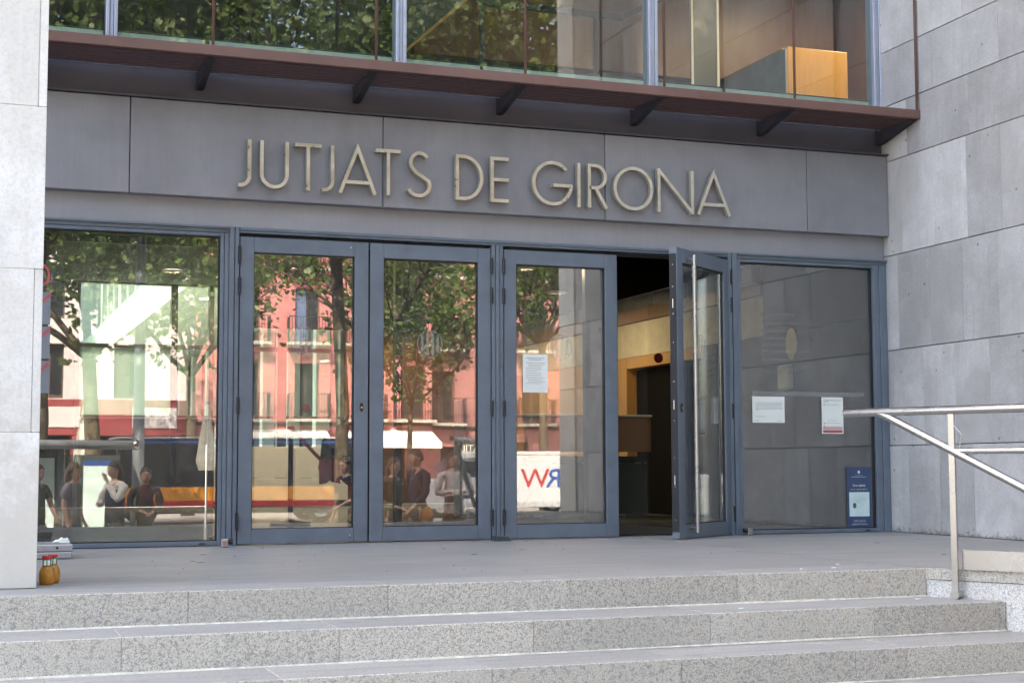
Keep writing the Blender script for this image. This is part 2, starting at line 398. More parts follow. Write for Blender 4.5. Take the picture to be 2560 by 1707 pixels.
# ================================================================== ground, road, far street floor
GZ = -1.071
tag(mk('ground', [(-300, -300, GZ-.02), (300, -300, GZ-.02), (300, 300, GZ-.02), (-300, 300, GZ-.02)], [(0, 1, 2, 3)], 'pavement'), kind='structure')
tag(box('pavement', -60, 60, -16.0, -6.35, GZ-.016, GZ, 'pavement', None, .01), kind='structure')
tag(box('road', -120, 120, -27.0, -16.2, GZ-.15, GZ-.10+.085, 'asphalt', None, 0), kind='structure')
tag(box('kerb', -60, 60, -16.2, -16.0, GZ-.15, GZ+.02, 'kerb', None, .01), kind='structure')
g = G()
for i in range(-14, 15): g.box(i*4, i*4+2, -21.7, -21.58, GZ-.012, GZ-.008)
tag(g.build('road_marking', 'road_white'), kind='structure')

# ================================================================== stairs and landing
def wx(y): return -2.49 + (-3.95-y)*.45/.89          # right-hand cheek of the stair, splayed
NY0, TR, RI = -3.985, .40, .153
joints = [[-8.30, -7.36, -6.429, -5.493, -4.56, -3.629], [-8.62, -7.69, -6.761, -5.827, -4.909, -3.995, -3.069],
          [-8.9, -7.98, -7.07, -6.16, -5.252, -4.353, -3.441, -3.16], [-8.6, -7.7, -6.8, -5.9, -5.0, -4.1, -3.2], [-8.9, -8.0, -7.1, -6.2, -5.3, -4.4, -3.5, -2.6],
          [-8.6, -7.7, -6.8, -5.9, -5.0, -4.1, -3.2, -2.3], [-8.9, -8.0, -7.1, -6.2, -5.3, -4.4, -3.5, -2.6, -1.9]]
stair = thing('granite_staircase', 'wide speckled granite steps leading up to the courthouse doors', 'stairs', (-5, NY0, 0))
for i in range(7):
    y = NY0-TR*i; top = -RI*i; back = y+(.32 if i == 0 else TR-.001)
    xs = [-12.5]+joints[i]+[wx(y)]
    for a, b in zip(xs[:-1], xs[1:]):
        dz = rnd.uniform(-.0012, .0012); dy = rnd.uniform(-.002, .002)
        g = G(); b2 = b-.0006 if b != xs[-1] else b
        g.box(a+.0006, b2, y+dy, back, top-RI+.002, top+dz, 0, .003)
        o = g.build('step_stone', ['granite', 'tread'], stair)
        for p in o.data.polygons:
            if p.normal.z > .9: p.material_index = 1
    if i < 6:
        pts = [(x, y-.008-.010*rnd.random()) for x in np.linspace(-12.5, wx(y), 40)]
        g = G(); n = len(pts)
        g.add([(x, yy, top-RI+.001) for x, yy in pts]+[(x, y+.012, top-RI+.014) for x, yy in pts], [(k, k+1, n+k+1, n+k) for k in range(n-1)])
        g.build('mortar_bead', 'mortar', stair)
g = G(); g.prism([(-12.5, NY0+.32), (wx(NY0)+.02, NY0+.32), (wx(NY0)+.02, 0.1), (-12.5, .1)], 'z', -.3, -.0015)
lnd = tag(g.build('landing', 'paving', None), kind='structure')
g = G(); g.prism([(wx(NY0)+.022, 0.1), (wx(NY0)+.022, NY0+.02), (wx(-6.9), -6.9), (1.0, -6.9), (1.0, .1)], 'z', -.06, -.0005)
tag(g.build('platform', 'paving', None), kind='structure')
ck = thing('stair_cheek_wall', 'pale granite cheek wall splayed along the right end of the steps', 'wall', (-2.0, -5, -.5))
ys = [NY0+.02, -4.62, -5.5, -6.2, -6.9]
for a, b in zip(ys[:-1], ys[1:]):
    g = G(); g.prism([(wx(a)+.012, a-.002), (wx(b)+.012, b+.002), (wx(b)+.2, b+.002), (wx(a)+.2, a-.002)], 'z', GZ, -.062); g.build('granite_block', 'granite_pale', ck, fix=True)
    g = G(); g.prism([(wx(a)+.002, a-.002), (wx(b)+.002, b+.002), (wx(b)+.019, b+.002), (wx(a)+.019, a-.002)], 'z', -.058, .001); g.build('edge_stone', 'granite', ck, fix=True)

# ================================================================== right stone wall (slabs)
phi = -math.asin(.0239)
wall = thing('stone_clad_wall', 'tall grey stone slab wall at the right of the entrance', 'wall', (0, 0, 0), phi)
box('wall_core', .035, 9, -6.45, -.02, -.3, 16, 'render_grey', wall, 0, True)
zc = [0, .722, 1.525, 2.33, 3.14, 3.62, 4.095, 4.9, 5.7, 6.5, 7.3]
for k in range(len(zc)-1):
    wid = .445 if k < 4 else .885
    y = -.001; st = [.307, .12, .22, .30, .40, .79, .32, .6, .3, .5][k]; first = True
    while y > -6.45:
        w = st if first else wid*rnd.choice([1, 1, 1, .97, 1.03]); first = False
        y2 = max(-6.45, y-w); d = rnd.uniform(-.0015, .0015)
        if y-y2 > .03:
            G().box(d, .031, y2+.0012, y-.0012, zc[k]+.0035, zc[k+1]-.0035, 0, .0025).build('stone_slab', 'wall_stone', wall, True)
        y = y2
pier = thing('stone_end_pier', 'pale stone pier ending the right wall, reflected in the third door', 'pier', (0, 0, 0), phi)
for k in range(len(zc)-1):
    box('stone_block', -.03, .9, -6.92, -6.453, zc[k]+.004, zc[k+1]-.004, 'pillar_stone', pier, .004, True)

# ================================================================== left pillar
pil = thing('stone_pillar', 'pale weathered stone pillar at the left edge of the landing', 'pillar', (-7.5, -3.3, 0))
zp = [0, .722, 1.492, 2.272, 3.05, 3.83, 4.6, 5.4, 6.2, 7.0]
for k in range(len(zp)-1):
    if k % 2 == 1:
        box('stone_block', -8.1, -7.106, -3.55, -3.0, zp[k]+.0012, zp[k+1]-.0012, 'pillar_stone', pil, .0025)
        box('stone_return', -7.1045, -7.066, -3.549, -3.0, zp[k]+.0012, zp[k+1]-.0012, 'pillar_stone', pil, .003)
    else:
        box('stone_block', -8.1, -7.066, -3.55, -3.0, zp[k]+.0012, zp[k+1]-.0012, 'pillar_stone', pil, .0025)
box('core', -8.05, -7.11, -3.545, -3.04, 0, 7, 'pillar_stone', pil, 0)
G().lathe([(.011, 0), (.011, .004)], (0, 0, 0), 10).build('drill_hole', 'dark_void', pil).matrix_local = Matrix.Translation(Vector((-7.225, -3.551, .085))-pil.location) @ Matrix.Rotation(math.pi/2, 4, 'X')

# ================================================================== courthouse body
ch = thing('courthouse_building', 'grey metal and stone courthouse front above the glass doors', 'building', (-4, 0, 0))
XL = -12.5
box('shading_upper_mass', XL-14, 12, .05, 8.5, 7.0, 16, 'render_grey', ch, 0)  # unseen mass overhead, its height shaped to keep sun off the steps
box('side_wing', .95, 12, -6.45, .049, 7.31, 16, 'render_grey', ch, 0)
box('left_wing', XL-14, XL, .05, 8.5, -.3, 7.0, 'render_grey', ch, 0)
box('lintel', XL, -.003, -.022, .12, 2.302, 2.60, 'lintel_metal', ch, .003)
fj = [XL, -10.0, -8.16, -6.32, -4.462, -2.641, -.798, -.004]
for a, b in zip(fj[:-1], fj[1:]):
    box('fascia_panel', a+.003, b-.003, -.11, -.024, 2.498, 3.186, 'fascia', ch, .004)
box('fascia_backing', XL, -.01, -.02, .1, 2.602, 3.188, 'dark_void', ch, 0)
g = G(); g.box(XL, -.005, -.03, .1, 3.206, 3.50, 0, .003); g.box(XL, -.005, -.135, .1, 3.190, 3.204, 0, .002); g.box(XL, -.005, -.08, -.031, 3.47, 3.486, 0, .002)
g.build('steel_beam', 'beam_paint', ch)
box('floor_slab', XL, 3.0, .1, 7.0, 3.26, 3.50, 'render_grey', ch, 0)

# canopy
can = thing('slatted_canopy', 'brown steel slatted canopy running above the courthouse sign', 'canopy', (-4, -.3, 3.43))
bx = [-9.30, -8.15, -6.98, -5.825, -4.655, -3.505, -2.355, -1.20, -.045]
g = G(); g.box(-9.4, .0-.012, -.612, -.572, 3.405, 3.478, 0, .004); g.build('front_rail', 'canopy_paint', can)
box('back_rail', -9.4, -.012, -.125, -.105, 3.405, 3.437, 'alu_mullion', can, .002)
for a, b in zip(bx[:-1], bx[1:]):
    for k in range(8):
        yy = -.552+k*.056
        G().box(a+.026, b-.026, yy, yy+.018, 3.402, 3.442, 0, .002).build('slat', 'slat_paint', can)
for x in bx:
    G().prism([(-.571, 3.40), (-.571, 3.44), (-.031, 3.462), (-.031, 3.29), (-.12, 3.30)], 'x', x-.025, x+.025).build('bracket', 'bracket_paint', can, fix=True)
for x in bx[2:]:
    G().tube([(x+.005, -.60, 3.47), (x+.005, -.60, 7.0)], .011, 8).build('tie_rod', 'canopy_paint', can, smooth=True)

# sign lettering: geometric strokes
def arc(cx, cz, rx, rz, a0, a1, n=20): return [(cx+rx*math.cos(R(a0+(a1-a0)*i/n)), cz+rz*math.sin(R(a0+(a1-a0)*i/n))) for i in range(n+1)]
def ribbon(g, pts, t, y0, y1, closed=False):
    n = len(pts); L, Rr = [], []
    for i, p in enumerate(pts):
        a = pts[(i-1) % n] if (i or closed) else None; b = pts[(i+1) % n] if (i < n-1 or closed) else None
        d1 = (Vector(p)-Vector(a)).normalized() if a is not None else None; d2 = (Vector(b)-Vector(p)).normalized() if b is not None else None
        if d1 is None: d1 = d2
        if d2 is None: d2 = d1
        n1 = Vector((-d1.y, d1.x)); n2 = Vector((-d2.y, d2.x)); m = (n1+n2).normalized(); k = t/2/max(.35, m.dot(n1))
        L.append(Vector(p)+m*k); Rr.append(Vector(p)-m*k)
    base = len(g.v)
    for l, r in zip(L, Rr): g.v += [(l.x, y0, l.y), (r.x, y0, r.y), (r.x, y1, r.y), (l.x, y1, l.y)]
    m = n if closed else n-1
    for i in range(m):
        a, b = base+4*i, base+4*((i+1) % n)
        for k in range(4): g.f.append([a+k, a+(k+1) % 4, b+(k+1) % 4, b+k]); g.m.append(0)
    if not closed: g.f += [[base, base+1, base+2, base+3], [base+4*(n-1)+k for k in (3, 2, 1, 0)]]; g.m += [0, 0]
H, T = .350, .0255
def strokes(ch_, w):
    h = T/2; W, Z = w, H; r = W/2-h
    if ch_ == 'J': r = W-.02-h; return [([(W-h, Z)]+[(W-h, r+h)]+arc(W-h-r, r+h, r, r, 0, -100, 12), 0)]
    if ch_ == 'U': return [([(h, Z)]+arc(W/2, r+h, r, r, 180, 360, 18)+[(W-h, Z)], 0)]
    if ch_ == 'T': return [([(0, Z-h), (W, Z-h)], 0), ([(W/2, Z-h), (W/2, 0)], 0)]
    if ch_ == 'A': return [([(h*1.1, 0), (W/2, Z-h*.6), (W-h*1.1, 0)], 0), ([(W*.17, .085), (W*.83, .085)], 0)]
    if ch_ == 'S':
        ru = W*.36; rl = W*.5-h; zu = Z-h-ru*1.02; zl = h+rl*.92
        return [(arc(W*.52, zu, ru, ru*1.02, 35, 230, 18)[:-1]+[(W*.40, Z*.535), (W*.62, Z*.46)]+arc(W*.48, zl, rl, rl*.92, 45, -155, 20)[2:], 0)]
    if ch_ == 'D': return [([(h, h)]+[(h, Z-h), (W*.28, Z-h)]+arc(W*.28, Z/2, W*.72-h, Z/2-h, 90, -90, 24)[1:]+[(h, h)], 1)]
    if ch_ == 'E': return [([(W, Z-h), (h, Z-h), (h, h), (W, h)], 0), ([(h, Z*.50), (W, Z*.50)], 0)]
    if ch_ == 'G': return [(arc(W/2, Z/2, r, Z/2-h, 42, 352, 40)+[(W-h, Z*.46)], 0), ([(W*.52, Z*.46), (W, Z*.46)], 0)]
    if ch_ == 'I': return [([(W/2, 0), (W/2, Z)], 0)]
    if ch_ == 'R': return [([(h, 0), (h, Z-h), (W*.4, Z-h)]+arc(W*.4, Z-h-.088, W*.52, .088, 90, -90, 16)[1:]+[(h, Z-h-.176)], 0), ([(W*.38, Z-h-.17), (W-h*.2, 0)], 0)]
    if ch_ == 'O': return [(arc(W/2, Z/2, r, Z/2-h, 0, 360, 44)[:-1], 1)]
    if ch_ == 'N': return [([(h, 0), (h, Z)], 0), ([(h*.6, Z-h*.3), (W-h*.6, h*.3)], 0), ([(W-h, 0), (W-h, Z)], 0)]
sg = thing('sign_lettering', 'raised champagne metal letters reading JUTJATS DE GIRONA on the fascia', 'sign', (-3.5, -.12, 2.595))
for c_, x0, x1 in [('J', -5.551, -5.45), ('U', -5.385, -5.172), ('T', -5.127, -4.927), ('J', -4.931, -4.83), ('A', -4.798, -4.502), ('T', -4.507, -4.318), ('S', -4.269, -4.069), ('D', -3.877, -3.654), ('E', -3.594, -3.446), ('G', -3.248, -2.907), ('I', -2.873, -2.835), ('R', -2.776, -2.612), ('O', -2.554, -2.205), ('N', -2.167, -1.841), ('A', -1.814, -1.501)]:
    g = G()
    for j, (pts, cl) in enumerate(strokes(c_, x1-x0)):
        if cl and pts[0] == pts[-1]: pts = pts[:-1]
        P = [(-7.447+(x0+a+7.447)*.9918, 2.578+b) for a, b in pts]; P = [p for i, p in enumerate(P) if i == 0 or abs(p[0]-P[i-1][0])+abs(p[1]-P[i-1][1]) > 1e-4]
        ribbon(g, P, T, -.172+.0008*j, -.128-.0008*j, bool(cl))
        for q in (P[0], P[len(P)//2]): g.box(q[0]-.004, q[0]+.004, -.1275, -.109, q[1]-.004, q[1]+.004)
    o = g.build('letter', 'letter_metal', sg, fix=True); auto_smooth(o, 35)

# ================================================================== entrance glazing frames
fr = thing('entrance_door_frame', 'blue-grey aluminium frame around the four entrance doors', 'door frame', (-3.5, 0, 0))
def member(par, x0, x1, y0, y1, z0, z1): return G().box(x0, x1, y0, y1, z0, z1, 0, .003).build('frame_member', 'frame_paint', par)
member(fr, -5.598, -5.560, -.05, .05, 0.0, 2.30); member(fr, -5.556, -5.523, -.042, .05, 0.0, 2.30)
member(fr, -3.572, -3.543, -.042, .05, 0.0, 2.262); member(fr, -3.540, -3.512, -.05, .05, 0, 2.262); member(fr, -3.509, -3.478, -.042, .05, 0, 2.262)
member(fr, -1.516, -1.484, -.042, .05, 0.0, 2.30); member(fr, -1.480, -1.440, -.05, .05, 0.0, 2.30)
member(fr, -5.522, -1.517, -.050, .05, 2.279, 2.301); member(fr, -5.522, -1.517, -.042, .05, 2.262, 2.2785)
box('door_stop_strip', -5.52, -1.52, .034, .05, 2.235, 2.261, 'gasket', fr, 0)

def window(name, label, x0, x1, gx0, gx1):
    t = thing(name, label, 'window', ((x0+x1)/2, 0, 0))
    member(t, x0, x1, -.05, .05, 2.256, 2.301); member(t, x0, x1, -.075, -.051, 2.283, 2.2985)
    member(t, gx0, gx1, -.045, .05, 2.228, 2.254); member(t, gx0, gx1, -.045, .05, .004, .034)
    member(t, x0, gx0, -.045, .05, .0, 2.255) if gx0-x0 > .005 else None
    a = gx1+(x1-gx1)*.45
    member(t, gx1, a, -.045, .05, .0, 2.255); member(t, a+.003, x1, -.052, .05, .0, 2.255)
    g = G(); w = .008
    for q in ((gx0, gx0+w, .034, 2.228), (gx1-w, gx1, .034, 2.228), (gx0+w, gx1-w, .034, .034+w), (gx0+w, gx1-w, 2.228-w, 2.228)): g.box(q[0], q[1], -.012, .03, q[2], q[3])
    g.build('gasket', 'gasket', t)
    G().box(gx0+w, gx1-w, 0, .012, .034+w, 2.228-w).build('pane', 'glass_door', t)
    G().box(gx1-.13, gx1-.085, -.0475, -.0452, .013, .022).build('drain_slot', 'gasket', t)
    return t
window('fixed_window', 'large fixed window left of the doors reflecting people and a bus shelter', -9.4, -5.601, -9.36, -5.658)
window('fixed_window', 'fixed window right of the open door carrying white notices and a blue sign', -1.437, -.006, -1.405, -.132)

# doors -------------------------------------------------------------
def emblem(par, cx, cz, r=.098, y=-.0022):
    g = G()
    ribbon(g, arc(cx, cz, r, r*1.03, 0, 360, 40)[:-1], .007, y, y+.001, True)
    for k in range(4):
        x = cx+(k-1.5)*r*.42; hh = math.sqrt(max(0, (r*.90)**2-(x-cx)**2)); g.box(x-r*.10, x+r*.10, y, y+.001, cz-hh, cz+hh)
    g.build('frosted_emblem', 'vinyl_emblem', par, True)
def door(name, label, hx, w, side, rz=0, handle=False, lock=True, dots=False):
    """leaf hinged at x=hx; side=+1 leaf runs to +x, -1 to -x; local coordinates"""
    t = thing(name, label, 'door', (hx, 0, 0), rz)
    def X(a, b): return (a, b) if side > 0 else (-b, -a)
    z0, z1, s_, bt, tp = .008, 2.236, .105, .112, .112
    def bx_(nm, a, b, y0, y1, c, d, m, bv=.003):
        x = X(a, b); return G().box(x[0], x[1], y0, y1, c, d, 0, bv).build(nm, m, t, True)
    bx_('stile', .004, s_, -.035, .03, z0, z1, 'frame_paint'); bx_('stile', w-s_-.004, w-.004, -.035, .03, z0, z1, 'frame_paint')
    bx_('rail', s_+.0008, w-s_-.0048, -.035, .03, z0, bt, 'frame_paint'); bx_('rail', s_+.0008, w-s_-.0048, -.035, .03, z1-tp, z1, 'frame_paint')
    g = G(); q = .007
    for a, b, c, d in ((s_, s_+q, bt, z1-tp), (w-s_-q-.004, w-s_-.004, bt, z1-tp), (s_+q, w-s_-q-.004, bt, bt+q), (s_+q, w-s_-q-.004, z1-tp-q, z1-tp)):
        x = X(a, b); g.box(x[0]+.0005, x[1]-.0005, -.018, .02, c+.0005, d-.0005)
    g.build('gasket', 'gasket', t, True)
    x = X(s_+q, w-s_-q-.004); G().box(x[0], x[1], 0, .012, bt+q, z1-tp-q).build('pane', 'glass_door', t, True)
    for zz in (2.10, 1.87, 1.0, .17):
        h = G().tube([(side*-.002, -.046, zz-.062), (side*-.002, -.046, zz+.062)], .0115, 10); h.tube([(side*-.002, -.046, zz-.004), (side*-.002, -.046, zz+.004)], .0128, 10)
        h.build('hinge', 'black_metal', t, True)
    xe = X(w-.0035, w-.001); G().box(xe[0], xe[1], -.03, .026, z0+.05, z1-.05).build('edge_seal', 'gasket', t, True)
    emblem(t, side*(w/2+.0), 1.487)
    if lock:
        xm = side*(w-.055); g = G(); g.prism([(xm+a, 1.0-.0+b) for a, b in [(.014*math.cos(R(k*24)), .034*math.sin(R(k*24))) for k in range(15)]], 'y', -.043, -.0352)
        g.build('lock_plate', 'black_metal', t, True, fix=True); G().tube([(xm, -.047, .998), (xm, -.0432, .998)], .008, 10).build('lock_cylinder', 'brass', t, True)
    if dots:
        for zz in (2.19, .055): G().ball((side*(w-.14), -.038, zz), .009, .006, .009, 10, 6).build('bolt', 'steel', t, True, smooth=True)
    if handle:
        xm = side*(w-.175)
        G().tube([(xm, -.10, .05), (xm, -.10, 2.185)], .0165, 14).build('pull_handle', 'steel', t, True, smooth=False)
        auto_smooth(t.children[-1])
        for zz in (.085, 2.15): G().tube([(xm, -.0352, zz), (xm, -.10, zz)], .0125, 12).build('handle_bracket', 'steel', t, True)
        g = G()
        for zz in (2.1, 1.93, 1.72, 1.5, 1.2, .9, .62, .4, .15):
            xs_ = X(w-.0008, w+.0006); g.box(xs_[0], xs_[1], -.004, .001, zz-.004, zz+.004)
        for zz in (1.02, 1.8, .45): xs_ = X(w-.0008, w+.0008); g.box(xs_[0], xs_[1], -.003, .003, zz-.035, zz+.035)
        g.build('latch_fittings', 'steel', t, True)
    return t
door('glass_door', 'closed glass door leaf nearest the left window, with steel bolts on its rails', -5.519, .972, 1, dots=True)
door('glass_door', 'closed glass door leaf, second from the left, reflecting a pink house and a tree', -3.576, .966, -1, lock=False)
door('glass_door', 'closed glass door leaf with a taped paper notice beside the open gap', -3.474, .966, 1, lock=False)
door('glass_door', 'glass door leaf standing ajar with a long steel pull handle', -1.520, .966, -1, R(37), handle=True)

# ================================================================== upper storey glazing
ug = thing('upper_curtain_wall', 'upper storey window band with silver mullions above the canopy', 'window', (-4, 0, 3.5))
mx_ = [-10.7, -8.58, -6.455, -4.303, -2.172, -.028]
for x in mx_:
    for k, dx in enumerate((-.040, -.012, .016)): G().box(x+dx, x+dx+.025, -.045+.008*(k == 1), .08, 3.49, 7.0, 0, .003).build('mullion', 'alu_mullion', ug)
for a, b in zip(mx_[:-1], mx_[1:]):
    G().box(a+.042, b-.041, .0, .014, 3.495, 6.99).build('pane', 'glass_upper', ug)
    for c, d in ((a+.05, (a+b)/2-.4), ((a+b)/2-.37, b-.05)):
        o = G().box(c, d, .035, .05, 3.50, 3.69, 0, .002).build('upstand_panel', 'sill_glass' if 'sill_glass' in MAT else plain('sill_glass', (.50, .58, .50), .25, 0, .05, 3), ug)
        G().box(c, d, .03, .055, 3.693, 3.701, 0, .002).build('upstand_cap', 'cabinet', ug)
# ================================================================== upper storey interior
ur = thing('upper_office_room', 'dim timber-lined office floor behind the upper windows', 'room', (-4, 3, 3.5))
box('back_wall', XL, 3.2, 6.85, 7.0, 3.5, 7.0, 'dark_void', ur, 0); box('brown_wall', -.9, 3.1, 6.80, 6.845, 3.5, 6.6, 'lobby_wall_brown', ur, 0)
box('timber_side_wall', 3.05, 3.2, .12, 6.79, 3.5, 6.6, 'lobby_wall_brown', ur, 0); box('ceiling', XL, 3.04, .12, 6.79, 6.55, 6.6, 'ceiling_light', ur, 0)
box('carpet', XL, 3.04, .12, 6.79, 3.501, 3.51, 'cabinet', ur, 0); box('left_wall', XL, XL+.1, .12, 6.79, 3.52, 6.5, 'dark_void', ur, 0)
box('dark_bulkhead', -2.6, 3.0, 5.4, 5.5, 5.3, 6.5, 'wood_brown', ur, .003)
st = thing('stair_parapet', 'grey stair parapet with a warm timber end panel behind the upper window', 'parapet', (1.2, 4, 3.51))
box('timber_end', .89, 1.64, 3.0, 3.06, 3.512, 5.06, 'wood_orange', st, .004); box('grey_side', .862, .889, 3.0, 6.7, 3.512, 5.035, 'render_grey', st, .003); box('timber_cap', .862, .93, 3.061, 6.7, 5.037, 5.058, 'wood_orange', st, .003)
rl = thing('stair_rail', 'black stair rail with slim posts behind the upper window', 'railing', (-1.8, 3, 3.51))
G().box(-2.64, -1.05, 2.98, 3.03, 5.15, 5.215, 0, .004).build('top_rail', 'black_metal', rl)
for x in (-2.6, -1.36): G().box(x-.02, x+.02, 2.985, 3.025, 3.512, 5.148, 0, .003).build('post', 'black_metal', rl)
G().prism([(-1.05, 5.15), (-1.05, 5.215), (-.3, 5.62), (-.3, 5.55)], 'y', 2.985, 3.025).build('sloping_rail', 'black_metal', rl, fix=True)
fl = thing('stair_flight', 'pale plastered stair flight edged in timber behind the upper window', 'stair', (-3, 3.3, 4.8))
G().prism([(-3.32, 4.70), (-2.55, 5.42), (-2.55, 6.5), (-3.32, 6.5)], 'y', 3.25, 3.5).build('plaster_soffit', 'ceiling_light', fl, fix=True)
G().prism([(-3.32, 4.66), (-3.32, 4.695), (-2.55, 5.415), (-2.55, 5.37)], 'y', 3.2, 3.5).build('timber_edge', 'wood_orange', fl, fix=True)
gp = thing('glass_partition', 'two slim glazed partition strips behind the upper right window', 'partition', (.6, 4, 3.51))
for a in (.35, .68): G().box(a, a+.03, 4.2, 4.23, 3.512, 6.54, 0, .003).build('post', 'white_paint', gp)
G().box(.381, .679, 4.21, 4.22, 3.512, 6.54).build('pane', 'cabinet', gp)
def lamp(label, x, y, z, power, r=.085):
    t = thing('ceiling_lamp', label, 'lamp', (x, y, z), 0, 'lit ceiling lamps')
    G().lathe([(r+.02, -.012), (r+.02, 0), (r, 0), (r, -.012)], (x, y, z), 20).build('trim_ring', 'white_paint', t)
    G().lathe([(r*.98, -.008), (r*.98, -.002)], (x, y, z), 20).build('diffuser', 'lamp_on', t)
    ld = bpy.data.lights.new('lamp_light', 'AREA'); ld.shape = 'DISK'; ld.size = r*1.8; ld.energy = power; ld.color = (1, .80, .56)
    lo = bpy.data.objects.new('lamp_light', ld); COL.objects.link(lo); lo.parent = t; lo.location = (0, 0, -.02)
lamp('lit round ceiling lamp over the timber parapet upstairs', 1.6, 2.0, 6.54, 15); lamp('lit round ceiling lamp above the upstairs side wall', 2.5, 3.6, 6.54, 7)

# ================================================================== lobby
tag(box('lobby_floor', XL, 4, .101, 13.2, -.3, -.004, 'lobby_floor', None, 0), kind='structure')
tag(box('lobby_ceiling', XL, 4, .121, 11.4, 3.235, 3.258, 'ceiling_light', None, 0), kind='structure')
tag(box('lobby_roof', XL, 4, 7.01, 12.0, 3.27, 3.6, 'render_grey', None, 0), kind='structure')
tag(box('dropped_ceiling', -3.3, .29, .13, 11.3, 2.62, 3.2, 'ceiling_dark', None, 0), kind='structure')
tag(box('lobby_left_wall', XL, XL+.2, .13, 13, 0, 3.23, 'dark_void', None, 0), kind='structure')
lw = thing('lobby_side_wall', 'lobby wall with stone, cream and warm timber bands seen through the open door', 'wall', (.4, 5, 0))
def band(nm, y0, y1, z0, z1, m, d=0): box(nm, .3+d, .5, y0, y1, z0, z1, m, lw, .002)
band('timber_panel', 5.95, 11.3, 0, 1.876, 'wood_orange'); band('stone_panel', .25, 3.95, 0, 1.876, 'lobby_stone_dimmed'); band('timber_panel', 3.96, 5.94, 1.745, 1.876, 'wood_orange')
band('cream_band', 2.6, 11.3, 1.881, 2.293, 'cream', .004); band('timber_beam', 2.6, 11.3, 2.298, 2.449, 'wood_brown', -.02); band('stone_band', .25, 2.59, 1.881, 2.61, 'lobby_stone_dimmed', .006)
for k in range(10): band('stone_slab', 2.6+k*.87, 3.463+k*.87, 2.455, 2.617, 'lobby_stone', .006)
dr = thing('lobby_doorway', 'dark double doorway in the timber lobby wall', 'door', (.4, 5, 0))
box('recess', .46, .6, 3.96, 5.94, 0, 1.74, 'ceiling_dark', dr, 0)
for a in (3.98, 4.96): box('door_leaf', .42, .455, a, a+.96, .01, 1.73, 'wood_dark', dr, .004)
bw = thing('lobby_back_glazing', 'green-tinted glazed back wall of the lobby with dark posts', 'window wall', (-4, 11.5, 0))
box('solid_panel', -5.774, -3.96, 11.46, 11.58, 0, .899, 'dark_void', bw, 0); box('solid_wall', XL, -5.83, 11.45, 11.6, 0, 3.26, 'dark_void', bw, 0); box('solid_wall', -1.88, 4, 11.45, 11.6, 0, 3.26, 'lobby_wall_brown', bw, 0)
for x, w in ((-5.80, .05), (-4.44, .09), (-3.90, .07), (-3.5, .42), (-2.845, .14), (-1.92, .06)):
    box('post', x-w/2, x+w/2, 11.44, 11.6, 0, 3.26, 'black_metal' if w > .08 else 'cabinet', bw, .003)
for z, h in ((2.32, .06), (1.30, .04), (3.235, .03)): box('transom', -5.775, -1.95, 11.452, 11.59, z-h/2, z+h/2, 'cabinet', bw, .003)
xs = [-5.775, -4.485, -3.935, -3.71]; 
for a, b in ((-5.774, -4.487), (-4.394, -3.936), (-3.864, -3.712), (-3.288, -2.917), (-2.773, -1.952)):
    G().box(a, b, 11.52, 11.532, 2.352, 3.218).build('pane', 'glass_back', bw); G().box(a, b, 11.52, 11.532, .9, 1.278).build('pane' if a > -3.95 else 'solid_panel', 'glass_back' if a > -3.95 else 'dark_void', bw)
    G().box(a, b, 11.52, 11.532, 1.322, 2.288).build('pane', 'glass_frost' if a < -5 else 'glass_back', bw)
cb = thing('white_cabinet_run', 'low white cabinets under the lobby back windows', 'cabinet', (-3.3, 11.2, 0))
box('plinth', -3.95, -1.9, 10.95, 11.42, 0, .075, 'black_metal', cb, .003)
xc = [-3.95, -3.35, -2.75, -1.95]
for a, b in zip(xc[:-1], xc[1:]):
    for z0, z1 in ((.08, .40), (.408, .86)): box('cabinet_front', a+.004, b-.004, 10.93, 11.41, z0, z1, 'white_paint', cb, .004)
for x in (-3.98, -3.44): box('black_post', x-.05, x+.05, 10.88, 10.925, .0, 1.25, 'black_metal', cb, .004)
# inner screen of the vestibule
isr = thing('vestibule_screen', 'inner glazed vestibule screen with dark posts behind the doors', 'screen', (-3, 2.8, 0))
for x0, x1 in ((-6.8, -6.72), (-5.05, -4.99), (-3.549, -3.479), (-1.60, -1.43)): box('post', x0, x1, 2.76, 2.84, 0, 2.55, 'black_metal', isr, .003)
box('head_rail', -6.8, -1.43, 2.765, 2.835, 2.551, 2.62, 'black_metal', isr, .003)
def disc(name, label, x, y, z, r, m): return tag(G().prism([(x+r*math.cos(R(k*15)), z+r*math.sin(R(k*15))) for k in range(24)], 'y', y, y+.004).build(name, m, None, fix=True), label, 'sign')
bwp = thing('glass_barrier', 'clear glass barrier pane with red dots beside the reception', 'barrier', (-.6, 2.8, 0))
G().box(-1.42, -1.395, 2.78, 2.82, 0, 2.2, 0, .002).build('channel', 'cabinet', bwp); G().box(-1.392, -.56, 2.796, 2.804, .02, 2.2).build('pane', 'glass_clear', bwp)
disc('warning_dot', 'dark red round marker seen through the open door gap', -.79, 2.788, 1.643, .05, 'dark_red')
disc('warning_dot', 'bright red round marker seen through the leftmost door', -4.403, 2.75, 1.098, .038, 'red_paint')
dk = thing('reception_desk', 'reception desk with brown timber front over a dark cabinet', 'desk', (-.8, 4.6, 0))
box('dark_base', -1.55, -.10, 4.55, 5.05, .03, .67, 'cabinet', dk, .004); box('metal_strip', -1.55, -.10, 4.535, 4.549, .59, .60, 'steel', dk, 0); box('timber_front', -1.60, -.09, 4.45, 4.50, .72, 1.105, 'wood_desk', dk, .004); box('counter_top', -1.62, -.08, 4.43, 5.05, 1.108, 1.13, 'white_paint', dk, .004); box('kick', -1.5, -.12, 4.6, 5.0, 0, .029, 'steel', dk, 0)
